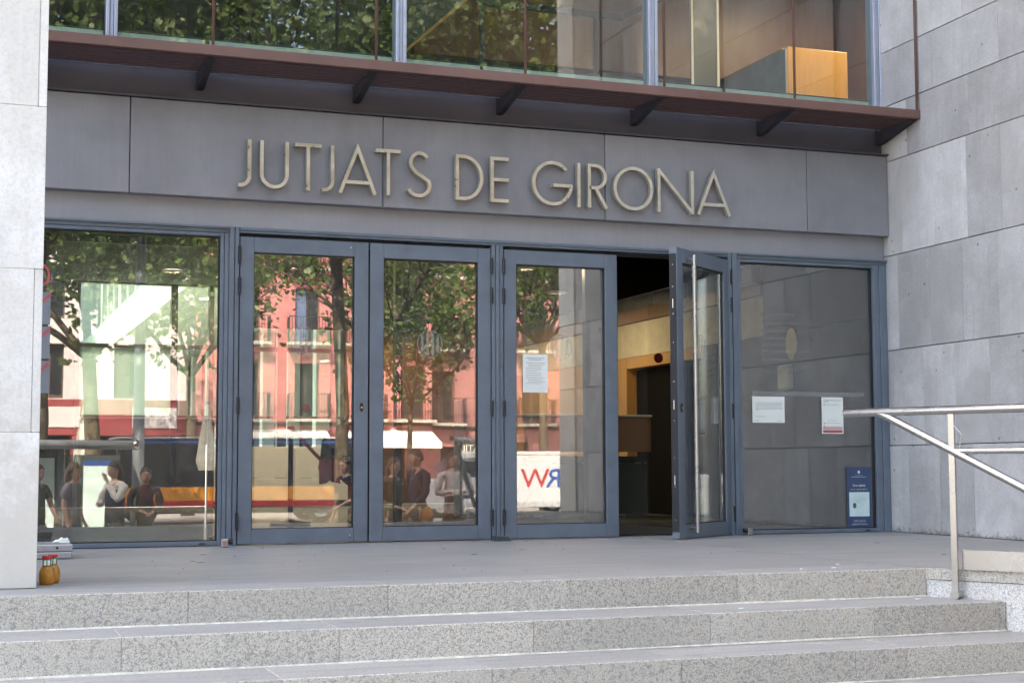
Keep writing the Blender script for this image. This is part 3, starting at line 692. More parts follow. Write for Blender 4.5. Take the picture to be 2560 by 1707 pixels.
gc = thing('metal_locker', 'dark green metal locker standing in the lobby behind the third door', 'locker', (-1.8, 5.4, 0)); box('body', -2.05, -1.62, 5.2, 5.6, .02, 1.33, 'cabinet', gc, .02); box('handle', -1.70, -1.685, 5.18, 5.199, .7, .85, 'steel', gc, .002); box('base', -2.02, -1.65, 5.22, 5.58, 0, .019, 'black_metal', gc, 0)
tag(box('door_mat', -3.3, -1.35, .35, 4.3, -.003, .006, 'dark_void', None, .003), 'dark door mat just inside the open door', 'mat')
lamp('lit round ceiling lamp behind the third door', -.78, 5.53, 2.615, 3.2, .10); lamp('lit round ceiling lamp deep in the lobby near the reception', -.5, 8.4, 2.615, 1.8, .10); lamp('lit round ceiling lamp behind the second door', -1.3, 10.6, 2.615, 3, .10); lamp('added round ceiling lamp over the vestibule, lighting the desk front', -1.9, 3.6, 2.615, 1.5, .08)  # the last, vestibule lamp is added to light the timber desk front
pq = tag(G().prism([(2.02+.105*math.cos(R(k*15)), 1.76+.155*math.sin(R(k*15))) for k in range(24)], 'x', .285, .299).build('wall_seal', 'gold_seal', None, fix=True), 'gold oval seal on the lobby wall seen through the right window', 'seal')
wl = thing('wall_sconce', 'cream half-round sconce below the gold seal on the lobby wall', 'sconce', (.28, 2.1, 1.4)); box('shade', .22, .299, 1.99, 2.2, 1.30, 1.55, 'cream', wl, .02)
ab = thing('alarm_box', 'small dark alarm box with red lens high on the lobby wall', 'alarm', (.25, 2.75, 2.5)); box('case', .18, .299, 2.6, 2.9, 2.42, 2.60, 'wood_brown', ab, .01); box('red_lens', .165, .179, 2.80, 2.88, 2.46, 2.58, 'red_paint', ab, .004)
# rope stanchion with red strap
lamp('added ceiling lamp brightening the white cabinets, right of two', -3.75, 10.1, 3.23, 11, .12); lamp('added ceiling lamp brightening the white cabinets, left of two', -4.7, 9.8, 3.23, 3, .12)  # pair of lamps added to brighten the dull cabinet fronts
sn = thing('queue_stanchion', 'black queue stanchion with a sagging red strap behind the leftmost door', 'stanchion', (-4.31, 3.84, 0))
G().lathe([(.20, 0), (.20, .018), (.06, .034), (.03, .05)], (-4.31, 3.84, 0), 24).build('base', 'black_metal', sn, smooth=False); G().tube([(-4.31, 3.84, .045), (-4.31, 3.84, .86)], .026, 14).build('post', 'black_metal', sn, smooth=True); G().lathe([(.026, 0), (.04, .01), (.04, .09), (.03, .105)], (-4.31, 3.84, .86), 16).build('head', 'black_metal', sn)
g = G(); P = [(-4.28+.72*t, 3.84+.12*t, .90-.62*t+.10*t*(1-t)*-2) for t in np.linspace(0, 1, 14)]
for a, b in zip(P[:-1], P[1:]): g.add([(a[0], a[1], a[2]), (b[0], b[1], b[2]), (b[0], b[1], b[2]+.05), (a[0], a[1], a[2]+.05), (a[0], a[1]+.003, a[2]), (b[0], b[1]+.003, b[2]), (b[0], b[1]+.003, b[2]+.05), (a[0], a[1]+.003, a[2]+.05)], [(0, 1, 2, 3), (7, 6, 5, 4), (3, 2, 6, 7), (1, 0, 4, 5)])
g.build('red_strap', 'red_paint', sn)

# ================================================================== courtyard behind the lobby
tag(box('courtyard', -30, 20, 13.2, 60, -.4, -.05, 'paving', None, 0), kind='structure')
tag(box('courtyard_parapet', -3.3, -3.1, 15, 36, -.05, 1.25, 'white_paint', None, .02), 'low white parapet wall along the courtyard beyond the lobby', 'wall')
wg = thing('white_courtyard_wing', 'white modern wing with long balcony bands seen through the lobby', 'building', (0, 27, 0))
for z in (3.86, 7.5, 11.0):
    box('floor_band', -3.5, 4, 14, 41, z, z+.85, 'white_paint', wg, .01); 
    if z < 11:
        box('glazing', -3.05, -3.0, 14.2, 41, z+.86, z+3.62, 'window_dark', wg, 0)
        for k in range(15): box('fin', -3.30, -3.06, 14.6+k*1.8, 14.72+k*1.8+(.35 if k % 3 == 0 else 0), z+.86, z+3.62, 'white_paint', wg, .005)
box('ground_wall', -.6, -.4, 14.5, 41, -.05, 3.85, 'window_dark', wg, 0)
for k in range(10): box('column', -.9, -.62, 15+k*2.7, 15.3+k*2.7, -.05, 3.85, 'white_paint', wg, .01)
eb = thing('white_end_building', 'white house with square windows at the far end of the courtyard', 'building', (-8, 42, 0))
box('wall', -22, 2, 42, 50, -.05, 13, 'white_paint', eb, .02)
for zf in (1.0, 4.2, 7.4, 10.2):
    for k in range(7):
        x = -20+k*3.0; wq = box('window', x, x+1.3, 41.93, 42.1, zf, zf+1.5, 'white_paint', eb, .01); box('pane', x+.1, x+1.2, 41.9, 41.928, zf+.1, zf+1.4, 'window_dark', wq, 0)

# ================================================================== notices on the glass
def paper(name, label, x0, x1, z0, z1, y=-.004, lines=(), foot=None, mat='paper'):
    t = thing(name, label, 'notice', ((x0+x1)/2, y, z0))
    G().box(x0, x1, y, y+.0012, z0, z1).build('sheet', mat, t)
    g = G()
    for (a, b, z, h) in lines:
        x = a
        while x < b-.004:
            w_ = min(rnd.uniform(.007, .022), b-x); g.box(x, x+w_, y-.0006, y-.0002, z, z+h); x += w_+.0035
    if lines: g.build('print', 'ink_grey', t)['kind'] = 'stuff'
    return t
L_ = [(-3.28, -3.125, 1.395, .006), (-3.255, -3.15, 1.382, .006)]+[(-3.28+rnd.choice([0, 0, .02]), -3.12-rnd.choice([.0, .03, .06]), 1.36-.0135*k, .0042) for k in range(13)]
paper('paper_notice', 'white printed sheet taped inside the third door beside the gap', -3.306, -3.097, 1.13, 1.428, -.004, ())
g = G(); t_ = bpy.data.objects['paper_notice']
for a, b, z, h in L_:
    x = a
    while x < b:
        w_ = rnd.uniform(.007, .022); g.box(x, min(b, x+w_), -.0046, -.0042, z, z+h); x += w_+.0035
g.build('print', 'ink_grey', t_)['kind'] = 'stuff'
L_ = [(-1.262, -1.012, 1.073-.0105*k, .004) for k in range(6)]+[(-1.262, -1.23, 1.073-.063, .004), (-1.262, -1.17, .958, .004), (-1.275, -1.22, .925, .004), (-1.06, -1.005, .925, .004)]
paper('paper_notice', 'landscape white notice on the right window, left of the other sheet', -1.292, -.99, .91, 1.126, -.004, L_)
L_ = [(-.615, -.45, 1.098, .006), (-.615, -.565, 1.086, .006), (-.60, -.47, 1.062, .004), (-.58, -.48, .93, .003), (-.60, -.46, .91, .003), (-.60, -.46, .88, .003)]
n2 = paper('paper_notice', 'portrait white notice with a red footer on the right window', -.636, -.428, .822, 1.127, -.004, L_)
G().box(-.626, -.438, -.0048, -.0042, .830, .852).build('red_footer', 'ink_red', n2); G().box(-.626, -.438, -.0047, -.0042, .855, .879).build('pink_band', plain('pink_ink', (.62, .42, .42), .8), n2)
for z in (1.062, .905, .88): G().box(-.617, -.608, -.0048, -.0042, z-.002, z+.008).build('red_bullet', 'ink_red', n2)
zs = thing('surveillance_sign', 'dark blue zona vigilada camera sign low on the right window', 'sign', (-.29, -.006, .035))
G().box(-.41, -.172, -.006, -.004, .036, .541).build('panel', 'sign_blue', zs)
G().box(-.388, -.192, -.0066, -.0062, .132, .334).build('pale_field', 'sign_cyan', zs)
text('lettering', 'Zona vigilada', .0235, -.291, -.0068, .383, 'paper', zs, 'CENTER'); text('lettering', 'en un radi de 500 m', .0205, -.291, -.0068, .351, 'vinyl_white', zs, 'CENTER')
text('lettering', 'Edifici Judicial', .0215, -.291, -.0068, .088, 'vinyl_white', zs, 'CENTER'); text('lettering', 'Jutjats de Girona', .0215, -.291, -.0068, .062, 'vinyl_white', zs, 'CENTER')
G().box(-.300, -.280, -.0066, -.0062, .490, .513).build('crest', 'paper', zs); G().box(-.362, -.222, -.0066, -.0062, .459, .463).build('rule', 'vinyl_white', zs); G().box(-.33, -.255, -.0066, -.0062, .473, .476).build('rule', 'ink_grey', zs)
g = G(); 
for a, b in (((-.345, .205), (-.30, .24)), ((-.30, .24), (-.225, .275)), ((-.225, .275), (-.222, .245)), ((-.222, .245), (-.30, .205)), ((-.345, .205), (-.30, .205)), ((-.32, .255), (-.25, .285)), ((-.25, .285), (-.225, .275)), ((-.32, .255), (-.30, .24))): ribbon(g, [a, b], .0018, -.0072, -.0068)
g.build('camera_outline', 'ink_grey', zs)
G().prism([(-.338+.017*math.cos(R(k*20)), .222+.024*math.sin(R(k*20))) for k in range(18)], 'y', -.0078, -.0070).build('camera_lens', 'ink', zs, fix=True)
vt = thing('window_lettering', 'faint white opening hours lettering on the right window', 'lettering', (-.8, -.003, 1.2))
for i, (tx, sz) in enumerate([('Jutjats de Girona', .046), ("Horaris d'atenció al públic", .040), ('Horari general', .040), ('De dilluns a divendres de 9 a 14 h', .036), ('Registre Civil', .040), ('De dilluns a divendres de 9 a 14 h', .036), ('Jutjat de guàrdia', .040), ('De dilluns a diumenge de 9 a 14 h', .036), ('Dies no hàbils de 9 a 14 h', .036)]):
    text('lettering', tx, sz, -1.193, -.0025, [1.800, 1.727, 1.658, 1.600, 1.545, 1.492, 1.425, 1.368, 1.315][i], 'vinyl_faint', vt)
G().box(-1.287, -.216, -.0022, -.0012, 1.134, 1.169).build('frosted_strip', 'vinyl_faint', vt)
for nm, z0, z1 in (('pictogram_plate', 1.44, 1.62), ('pictogram_plate', 1.215, 1.405), ('pictogram_plate', 1.01, 1.19)):
    pass
ps = thing('prohibition_stickers', 'grey prohibition pictograms with red slashes on the left window', 'sticker', (-6.86, -.004, 1.0))
for k, z0 in enumerate((1.555, 1.315, 1.075)):
    pl = G().box(-7.04, -6.83, -.005, -.003, z0, z0+.225).build('grey_plate', 'sticker_grey', ps)
    g = G(); ribbon(g, [(-7.03, z0+.02), (-6.832, z0+.21)], .022, -.0062, -.0055); g.build('red_slash', 'ink_red', pl)
    g = G()
    if k == 0: g.box(-6.96, -6.90, -.0058, -.0052, z0+.05, z0+.13); g.prism([(-6.93+.02*math.cos(R(q*30)), z0+.155+.02*math.sin(R(q*30))) for q in range(12)], 'y', -.0058, -.0052)
    elif k == 1: g.box(-6.945, -6.915, -.0058, -.0052, z0+.04, z0+.15); g.box(-6.97, -6.89, -.0058, -.0052, z0+.03, z0+.039); g.box(-6.96, -6.90, -.0058, -.0052, z0+.151, z0+.175)
    else: ribbon(g, arc(-6.94, z0+.09, .04, .04, -90, 90, 10), .012, -.0058, -.0052); g.box(-6.97, -6.955, -.0058, -.0052, z0+.04, z0+.15)
    g.build('pictogram', 'vinyl_white', pl)
g = G(); ribbon(g, arc(-6.93, 1.90, .085, .085, 0, 360, 30)[:-1], .016, -.006, -.0045, True); g.build('red_ring', 'ink_red', ps)

# ================================================================== handrail on the right
hr = thing('steel_handrail', 'brushed steel handrail with kick plate at the right of the steps', 'handrail', (-2.45, -4.1, -.153))
HS, HW, HN = Vector((-2.49, -3.95)), Vector((.45, -.89)), Vector((-.89, -.45))*.045
def hp(s_, z, o_=1.0): p = HS+HW*s_+HN*o_; return (p.x, p.y, z)
def rail(name, pts, r): o = G().tube(pts, r, 16).build(name, 'steel', hr); auto_smooth(o, 50); return o
rail('top_rail', [hp(-.415, .846), hp(-.40, .85), hp(3.2, .85)], .0235)
rail('sloping_rail', [hp(-.25, .849), hp(-.20, .848), hp(-.15, .825), hp(1.72, -.11), hp(1.8, -.12)], .0225)
rail('mid_rail', [hp(.24, .63), hp(3.2, .63)], .0165)
for s_ in (.235, 1.6, 2.95):
    g = G(); p = hp(s_, 0); q = Vector((.45, -.89, 0)); n_ = Vector((.89, .45, 0)); zb = -.13 if s_ < 1 else -.07
    vs = []
    for z in (zb, .83):
        for a, b in ((-1, -1), (1, -1), (1, 1), (-1, 1)): v_ = Vector((p[0], p[1], z))+q*a*.0165+n_*b*.009; vs.append(tuple(v_))
    g.add(vs, [(0, 3, 2, 1), (4, 5, 6, 7), (0, 1, 5, 4), (1, 2, 6, 5), (2, 3, 7, 6), (3, 0, 4, 7)]); g.build('post', 'steel', hr)
    a = Vector((p[0], p[1], zb)); G().tube([a-n_*.016, a+n_*.03], .026, 18).build('post_foot', 'steel', hr)
G().tube([hp(.235, .78), hp(.29, .72), hp(.27, .60)], .005, 8).build('rail_hook', 'steel', hr)
a, b = hp(.26, 0, .35), hp(3.2, 0, .35); n_ = (.0053, .0027)
G().add([(a[0], a[1], .002), (b[0], b[1], .002), (b[0], b[1], .105), (a[0], a[1], .105), (a[0]+n_[0], a[1]+n_[1], .002), (b[0]+n_[0], b[1]+n_[1], .002), (b[0]+n_[0], b[1]+n_[1], .105), (a[0]+n_[0], a[1]+n_[1], .105)], [(0, 1, 2, 3), (7, 6, 5, 4), (3, 2, 6, 7), (1, 0, 4, 5), (0, 3, 7, 4), (2, 1, 5, 6)]).build('kick_plate', 'steel', hr, fix=True)

# ================================================================== small things on the landing
def bottle(x, y, label):
    t = thing('juice_bottle', label, 'bottle', (x, y, 0), 0, 'juice bottles at the pillar foot')
    o = G().lathe([(0.0258, 0), (0.0318, .004), (0.0353, .02), (0.0361, .045), (0.0344, .062), (0.0267, .080), (0.0202, .088)], (x, y, 0), 24).build('body', 'juice', t, smooth=True)
    G().lathe([(0.0200, .0882), (0.0202, .10), (0.0211, .118), (0.0202, .1225)], (x, y, 0), 24).build('neck_label', 'label_green', t, smooth=True)
    for q in (-.5, .35): G().box(x+q*.02-.006, x+q*.02+.006, y-.0222, y-.0195, .092, .116).build('white_print', 'paper', t)
    G().lathe([(0.0224, .1228), (0.0232, .125), (0.0232, .134), (0.0215, .1365)], (x, y, 0), 24).build('cap', 'cap_red', t)
bottle(-7.008, -3.335, 'red-capped orange juice bottle nearest the camera at the pillar foot'); bottle(-6.975, -3.235, 'red-capped orange juice bottle half hidden behind its twin')
ac = thing('aluminium_case', 'flat two-part aluminium case on the landing by the left window', 'case', (-7.0, -1.05, 0))
box('lower_half', -7.5, -6.742, -1.24, -.80, .003, .042, 'case_alu' if 'case_alu' in MAT else plain('case_alu', (.36, .36, .37), .45, .5), ac, .004); box('upper_half', -7.5, -6.735, -1.235, -.80, .045, .088, 'case_alu', ac, .005)
G().tube([(-6.83, -1.242, .068), (-6.83, -1.2352, .068)], .008, 10).build('lock', 'gasket', ac); box('feet', -7.4, -6.8, -1.2, -.85, 0, .0028, 'gasket', ac, 0)
wr = G(); r0 = random.Random(3); 
ring = [(-.055, -.01), (-.03, .02), (0, .012), (.03, .028), (.052, .01), (.048, -.015), (.01, -.02), (-.03, -.025)]
wr.add([(-6.80+a, -1.15+b, .094+r0.uniform(0, .012)) for a, b in ring]+[(-6.80+a*.7, -1.15+b*.7, .108+r0.uniform(0, .022)) for a, b in ring]+[(-6.80, -1.15, .118)], [(k, (k+1) % 8, 8+(k+1) % 8, 8+k) for k in range(8)]+[(8+k, 8+(k+1) % 8, 16) for k in range(8)]+[tuple(range(7, -1, -1))])
tag(wr.build('crumpled_wrapper', 'paper'), 'crumpled white wrapper lying on the aluminium case', 'wrapper')
def stopper(x, y, label, sgn):
    t = thing('door_stop', label, 'door stop', (x, y, 0)); g = G(); g.box(x-.025, x+.025, y-.022, y+.022, 0, .058, 0, .006); g.build('steel_bracket', 'steel', t)
    G().tube([(x+sgn*.025, y, .04), (x+sgn*.055, y, .04)], .018, 14).build('rubber_buffer', 'gasket', t)
stopper(-5.640, -.25, 'small steel floor stop left of the leftmost door', 1); stopper(-1.40, -.12, 'small steel floor stop at the foot of the right window', -1)
tag(G().prism([(-3.61, 0), (-3.60, .035), (-3.50, .035), (-3.485, 0)], 'y', -.21, -.12).build('rubber_wedge', 'cabinet', None, fix=True), 'dark rubber door wedge on the landing by the middle mullion', 'wedge')
rr = random.Random(11)
def litter(i, x, y, z, label, m='paper', s_=.016):
    g = G(); p = [(x+s_*math.cos(a)*rr.uniform(.5, 1.3), y+s_*math.sin(a)*rr.uniform(.3, .9)) for a in [k*1.05 for k in range(6)]]
    g.prism(p, 'z', z+.0005, z+.004); tag(g.build('paper_scrap', m, None, fix=True), label, 'scrap')
litter(0, -3.15, -3.83, .001, 'tiny white scrap on the landing edge, left of two'); litter(1, -2.93, -3.80, .001, 'tiny white scrap on the landing edge, right of two'); litter(2, -2.75, -3.55, 0, 'tiny white scrap further back on the landing')
litter(3, -3.75, -4.24, -RI+.001, 'tiny white scrap in the middle of the second step'); litter(4, -2.62, -4.12, -RI+.001, 'tiny white scrap on the second step near the handrail')
g = G(); 
for k in range(70):
    x, y = rr.uniform(-6.8, -.3), rr.uniform(-3.6, -.12); a = rr.uniform(0, 3.1); l = rr.choice([.006, .01, .01, .035]); w_ = .004
    g.add([(x+l*math.cos(a), y+l*math.sin(a), .0012), (x-w_*math.sin(a), y+w_*math.cos(a), .004), (x-l*math.cos(a), y-l*math.sin(a), .0012), (x+w_*math.sin(a), y-w_*math.cos(a), .0012)], [(0, 1, 2, 3)])
tag(g.build('leaf_litter', 'bark'), 'scattered dark leaf specks across the landing', 'litter', kind='stuff')

# second stanchion with a bag and a red cloth hung on the strap end
s2 = thing('queue_stanchion', 'second black queue stanchion holding the lower strap end behind the leftmost door', 'stanchion', (-3.50, 3.98, 0))
G().lathe([(.18, 0), (.18, .018), (.05, .034), (.03, .05)], (-3.50, 3.98, 0), 24).build('base', 'black_metal', s2); G().tube([(-3.50, 3.98, .045), (-3.50, 3.98, .92)], .026, 14).build('post', 'black_metal', s2, smooth=True)
bg_ = thing('black_rucksack', 'bulky black rucksack with white lettering hanging behind the leftmost door', 'rucksack', (-3.66, 3.9, .45))
g = G(); g.prism([(-3.98, .86), (-3.86, .98), (-3.52, 1.0), (-3.44, .82), (-3.46, .50), (-3.60, .40), (-3.86, .44), (-4.0, .62)], 'y', 3.80, 3.95); o = g.build('bag', 'cloth_black', bg_, fix=True)
bm = bmesh.new(); bm.from_mesh(o.data); bmesh.ops.bevel(bm, geom=bm.edges[:], offset=.035, segments=2, affect='EDGES'); bm.to_mesh(o.data); bm.free()
text('lettering', 'OUTERO', .055, -3.72, 3.795, .62, 'vinyl_white', bg_, 'CENTER'); G().tube([(-3.8, 3.85, .97), (-3.7, 3.9, 1.08), (-3.55, 3.93, .98)], .014, 8).build('strap', 'cloth_black', bg_)
rc = G(); rr2 = random.Random(5); pts = []
for i in range(7):
    for j in range(6): pts.append((-4.04+.035*i+rr2.uniform(-.006, .006), 3.77+.02*math.sin(i*1.9+j*.4), .42+.045*j+rr2.uniform(-.01, .01)-(.012*abs(i-3) if j == 0 else 0)))
n0 = len(pts); pts2 = [(x, y+.006, z) for x, y, z in pts]; F = []
for i in range(6):
    for j in range(5): a = i*6+j; F.append((a, a+6, a+7, a+1)); F.append((n0+a, n0+a+1, n0+a+7, n0+a+6))
tag(rc.add(pts+pts2, F).build('red_cloth', 'red_paint', None, smooth=True), 'crumpled red cloth draped beside the black rucksack', 'cloth')
# ================================================================== the street that the glass reflects
def house(name, label, x0, x1, y, dep, top, wallm, cols, floors, ww, wh, shut, balc=True, ground=()):
    t = thing(name, label, 'building', ((x0+x1)/2, y, GZ))
    cols = sorted(cols); g = G(); ed = [x0]
    for c_ in cols: ed += [c_-ww/2, c_+ww/2]
    ed.append(x1); gz = floors[0]-.12
    for k in range(0, len(ed), 2): g.box(ed[k], ed[k+1], y-.4, y, gz, top)
    for c_ in cols:
        z = gz
        for f in floors: g.box(c_-ww/2, c_+ww/2, y-.4, y, z, f); z = f+wh
        g.box(c_-ww/2, c_+ww/2, y-.4, y, z, top)
    xx = x0
    for a, b, h in sorted(ground): g.box(xx, a, y-.4, y, GZ, gz-.002); g.box(a, b, y-.4, y, GZ+h, gz-.002); xx = b
    g.box(xx, x1, y-.4, y, GZ, gz-.002); g.box(x0, x1, y-dep, y-.7, GZ, top-.05)
    g.build('wall', wallm, t)
    box('cornice', x0-.05, x1+.05, y-.4, y+.35, top, top+.3, 'stone_sill', t, .03); box('string_course', x0, x1, y+.001, y+.07, gz-.16, gz-.02, 'brown_shutter', t, .01)
    G().prism([(y+.5, top+.301), (y-dep, top+.301), (y-dep/2, top+1.9)], 'x', x0-.1, x1+.1).build('roof', 'roof_tile', t, fix=True)
    for a, b, h in ground:
        w_ = G().box(a, b, y-.35, y-.25, GZ, GZ+h).build('shop_opening', 'window_dark', t); box('door_frame', (a+b)/2-.05, (a+b)/2+.05, y-.249, y-.2, GZ, GZ+h, 'brown_shutter', w_, 0)
    for j, f in enumerate(floors):
        for i, c_ in enumerate(cols):
            w_ = G().box(c_-ww/2, c_+ww/2, y-.34, y-.28, f, f+wh).build('window', 'brown_shutter', t)
            for s_ in (-1, 1): G().box(c_+s_*ww*.25-ww*.19, c_+s_*ww*.25+ww*.19, y-.279, y-.27, f+.15, f+wh-.12).build('pane', 'window_dark', w_)
            if shut and (i+j) % 2 == 0:
                s_ = G(); n_ = int(wh/.09)
                for k in range(n_): s_.box(c_-ww/2+.02, c_-ww*.02, y-.26, y-.22, f+.03+k*.09, f+.10+k*.09)
                s_.build('shutter', shut, w_)
            if balc:
                b_ = G(); b_.box(c_-ww*.85, c_+ww*.85, y+.002, y+.55, f-.14, f-.02)
                bl = b_.build('balcony', 'stone_sill', t)
                r_ = G(); hh = 1.0
                for q in np.arange(-ww*.82, ww*.83, .115): r_.box(c_+q-.01, c_+q+.01, y+.50, y+.52, f-.02, f+hh)
                for q in np.arange(.05, .5, .115):
                    for sx_ in (-1, 1): r_.box(c_+sx_*ww*.82-.01, c_+sx_*ww*.82+.01, y+q-.01, y+q+.01, f-.02, f+hh)
                r_.box(c_-ww*.85, c_+ww*.85, y+.49, y+.53, f+hh, f+hh+.035); r_.build('railing', 'iron', bl)
    return t
HY = -50
house('pink_house', 'salmon pink house with iron balconies reflected in the second door', 1.6, 11.46, HY, 10, 17.5, 'pink_wall', [3.6, 6.1, 8.5, 10.62], [2.55, 5.66, 8.77, 11.9], 1.05, 2.25, 'blue_shutter', True, [(4.3, 6.6, 2.9), (7.9, 10.3, 2.9)])
house('dull_pink_house', 'darker pink house with brown shutters reflected in the third door', 11.5, 26, HY-.6, 10, 15.5, 'pink_dull', [12.15, 16.25, 19.6, 23], [2.45, 5.6, 8.7, 11.8], 1.05, 2.2, 'brown_shutter', True, [(12.0, 13.2, 2.5), (14.6, 16.0, 2.7), (20, 22, 2.7)])
house('lilac_house', 'pale lilac house behind the trees at the left of the street', -16, 1.55, HY-.4, 10, 14, 'lilac_wall', [-13, -10, -7, -4, -1], [3.3, 6.4, 9.4], 1.1, 2.1, 'brown_shutter', False, [])
rs = thing('red_shopfront', 'dark red shopfront reflected low in the left window', 'shop', (-4, HY+.5, GZ))
box('fascia', -12, 1.4, HY-.38, HY+1.2, 1.8, 3.2, 'red_front', rs, .02); box('pier', -3.2, -2.2, HY-.38, HY+1.25, GZ, 1.79, 'red_front', rs, .01); box('pier', .9, 1.4, HY-.38, HY+1.25, GZ, 1.79, 'red_front', rs, .01); box('glass_front', -11.9, .88, HY-.3, HY+.3, GZ, 1.78, 'window_dark', rs, 0)
for x in (-11, -7.5, -4.6, -1): box('white_panel', x, x+1.7, HY+1.201, HY+1.23, 2.1, 2.9, 'lilac_wall', rs, .01)
def awning(label, x0, x1, z0, z1, m):
    t = thing('shop_awning', label, 'awning', ((x0+x1)/2, HY, z1)); y0 = HY+.05
    G().prism([(y0, z1), (y0+1.5, z0), (y0+1.5, z0-.22), (y0+1.48, z0-.22), (y0+1.46, z0-.01), (y0, z1-.04)], 'x', x0, x1).build('canvas', m, t, fix=True)
    for x in (x0+.1, x1-.1): G().tube([(x, y0, z0-.3), (x, y0+1.4, z0-.03)], .015, 6).build('arm', 'iron', t)
awning('white awning over the pink house shop reflected in the second door', 7.5, 11.4, 1.55, 2.1, 'awning_white'); awning('white awning on the left half of the pink house', 3.0, 6.9, 1.5, 2.1, 'awning_white')
ss = thing('shop_sign', 'brown shop sign with white letters on the darker pink house', 'sign', (13.3, HY-.5, 1.2)); box('panel', 12.6, 14.2, HY-.598, HY-.45, .95, 1.75, 'brown_shutter', ss, .01); text('lettering', 'SATIL', .42, 13.4, HY-.44, 1.22, 'paper', ss, 'CENTER', (math.pi/2, 0, math.pi), depth=.004)
fl_ = thing('hanging_banner', 'red and white striped banner on a pink house balcony', 'banner', (8.6, HY+.6, 3)); 
for k in range(5): box('stripe', 8.15+k*.2, 8.34+k*.2, HY+.56, HY+.575, 2.65, 3.6, 'awning_white' if k % 2 else 'awning_red', fl_, 0)

# bus shelter
bs = thing('bus_shelter', 'glazed bus shelter with tubular roof edge reflected in the left window', 'bus shelter', (-6.2, -14.5, GZ))
G().tube([(-9.2, -13.9, .93), (-4.72, -13.9, .93)], .075, 14).build('roof_tube', 'lamp_grey', bs, smooth=True); G().ball((-4.70, -13.9, .93), .085, .085, .085).build('tube_end', 'steel', bs, smooth=True)
box('roof', -9.2, -4.75, -15.2, -13.95, .94, 1.0, 'lamp_grey', bs, .01); box('bench', -8.6, -6.2, -15.1, -14.75, GZ+.42, GZ+.47, 'cabinet', bs, .01)
for x in (-9.1, -7.1, -5.68, -4.85): box('post', x-.03, x+.03, -15.15, -15.09, GZ, .938, 'steel', bs, .004)
for a, b in ((-9.06, -7.14), (-7.06, -5.72), (-5.64, -4.89)): G().box(a, b, -15.125, -15.115, GZ+.25, .78).build('back_pane', 'glass_shelter', bs)
ad = box('poster_case', -5.55, -4.95, -13.95, -13.85, GZ+.2, .76, 'cabinet', bs, .01); box('poster', -5.50, -5.0, -13.849, -13.84, GZ+.28, .68, 'sign_cyan', ad, 0); box('poster_band', -5.50, -5.0, -13.839, -13.835, .60, .68, 'bus_blue', ad, 0)
ad = box('poster_case', -6.85, -5.85, -14.55, -14.45, GZ+.2, .80, 'cabinet', bs, .01); box('poster', -6.8, -5.9, -14.449, -14.44, GZ+.28, .72, 'sign_cyan', ad, 0)
lp = thing('street_lamp', 'grey street lamp column between the bus shelter and the kerb', 'street lamp', (-4.5, -15.3, GZ))
G().tube([(-4.5, -15.3, GZ), (-4.5, -15.3, GZ+1.2), (-4.5, -15.3, 6.5)], [.13, .105, .07], 16).build('column', 'lamp_grey', lp, smooth=True); G().tube([(-4.5, -15.3, 6.4), (-4.5, -16.6, 6.8)], .04, 8).build('arm', 'lamp_grey', lp); box('lamp_head', -4.65, -4.35, -17.2, -16.5, 6.74, 6.86, 'lamp_grey', lp, .03)
def wheel(par, x, y, z, r, w=.2):
    g = G().tube([(x, y-w/2, z), (x, y+w/2, z)], r, 24); wq = g.build('wheel', 'tyre', par, smooth=False)
    G().tube([(x, y+w/2-.02, z), (x, y+w/2+.012, z)], r*.62, 20).build('rim', 'van_grey', wq)
# dark bus
bu = thing('coach_bus', 'dark coach with orange and red side stripe reflected behind the people', 'bus', (.5, -35, GZ))
G().prism([(-3.4, -.78), (-3.5, -.2), (-3.35, 1.15), (-3.1, 1.40), (4.2, 1.40), (4.35, 1.2), (4.4, -.78)], 'y', -36.3, -34).build('body', 'bus_dark', bu, fix=True)
box('roof_panel', -3.05, 4.15, -36.2, -34.05, 1.402, 1.47, 'van_white', bu, .03); box('blue_line', -3.2, 4.2, -33.999, -33.985, 1.27, 1.36, 'bus_blue', bu, 0); box('orange_stripe', -3.42, 4.36, -33.999, -33.985, -.40, .0, 'bus_orange', bu, 0); box('red_stripe', -3.42, 4.37, -33.998, -33.984, -.60, -.402, 'red_paint', bu, 0)
for a in (-3.0, -1.7, -.4, .9, 2.2, 3.3): box('side_window', a, a+1.2 if a < 3 else a+.85, -33.999, -33.98, .12, 1.15, 'window_dark', bu, .02)
for x in (-2.2, 3.0):
    for y in (-34.15, -36.15): wheel(bu, x, y, GZ+.42, .42)
# courier van
va = thing('courier_van', 'white courier van lettered MRW reflected in the second and third doors', 'van', (10, -38, GZ))
G().prism([(6.75, -.78), (6.65, -.45), (6.8, -.12), (7.3, .05), (7.75, .18), (8.55, .98), (8.8, 1.08), (13.4, 1.08), (13.55, .9), (13.6, -.78)], 'y', -38.95, -37).build('body', 'van_white', va, fix=True)
box('sill', 6.9, 13.5, -36.999, -36.98, -.80, -.62, 'van_grey', va, 0); box('roof_gutter', 8.8, 13.4, -37.02, -36.985, .96, 1.0, 'van_grey', va, 0)
G().prism([(7.95, .22), (8.55, .85), (9.2, .88), (9.2, .22)], 'y', -36.999, -36.985).build('side_window', 'window_dark', va, fix=True)
G().prism([(7.72, .21), (7.70, .19), (8.50, .98), (8.52, 1.0)], 'y', -38.8, -37.15).build('windscreen', 'window_dark', va, fix=True)
for i, (c_, m) in enumerate((('M', 'bus_blue'), ('R', 'bus_blue'), ('W', 'red_paint'))): text('lettering', c_, .92, 12.45-.69*i, -36.985, -.14, m, va, 'CENTER', (math.pi/2, 0, math.pi), 1.1, depth=.004)
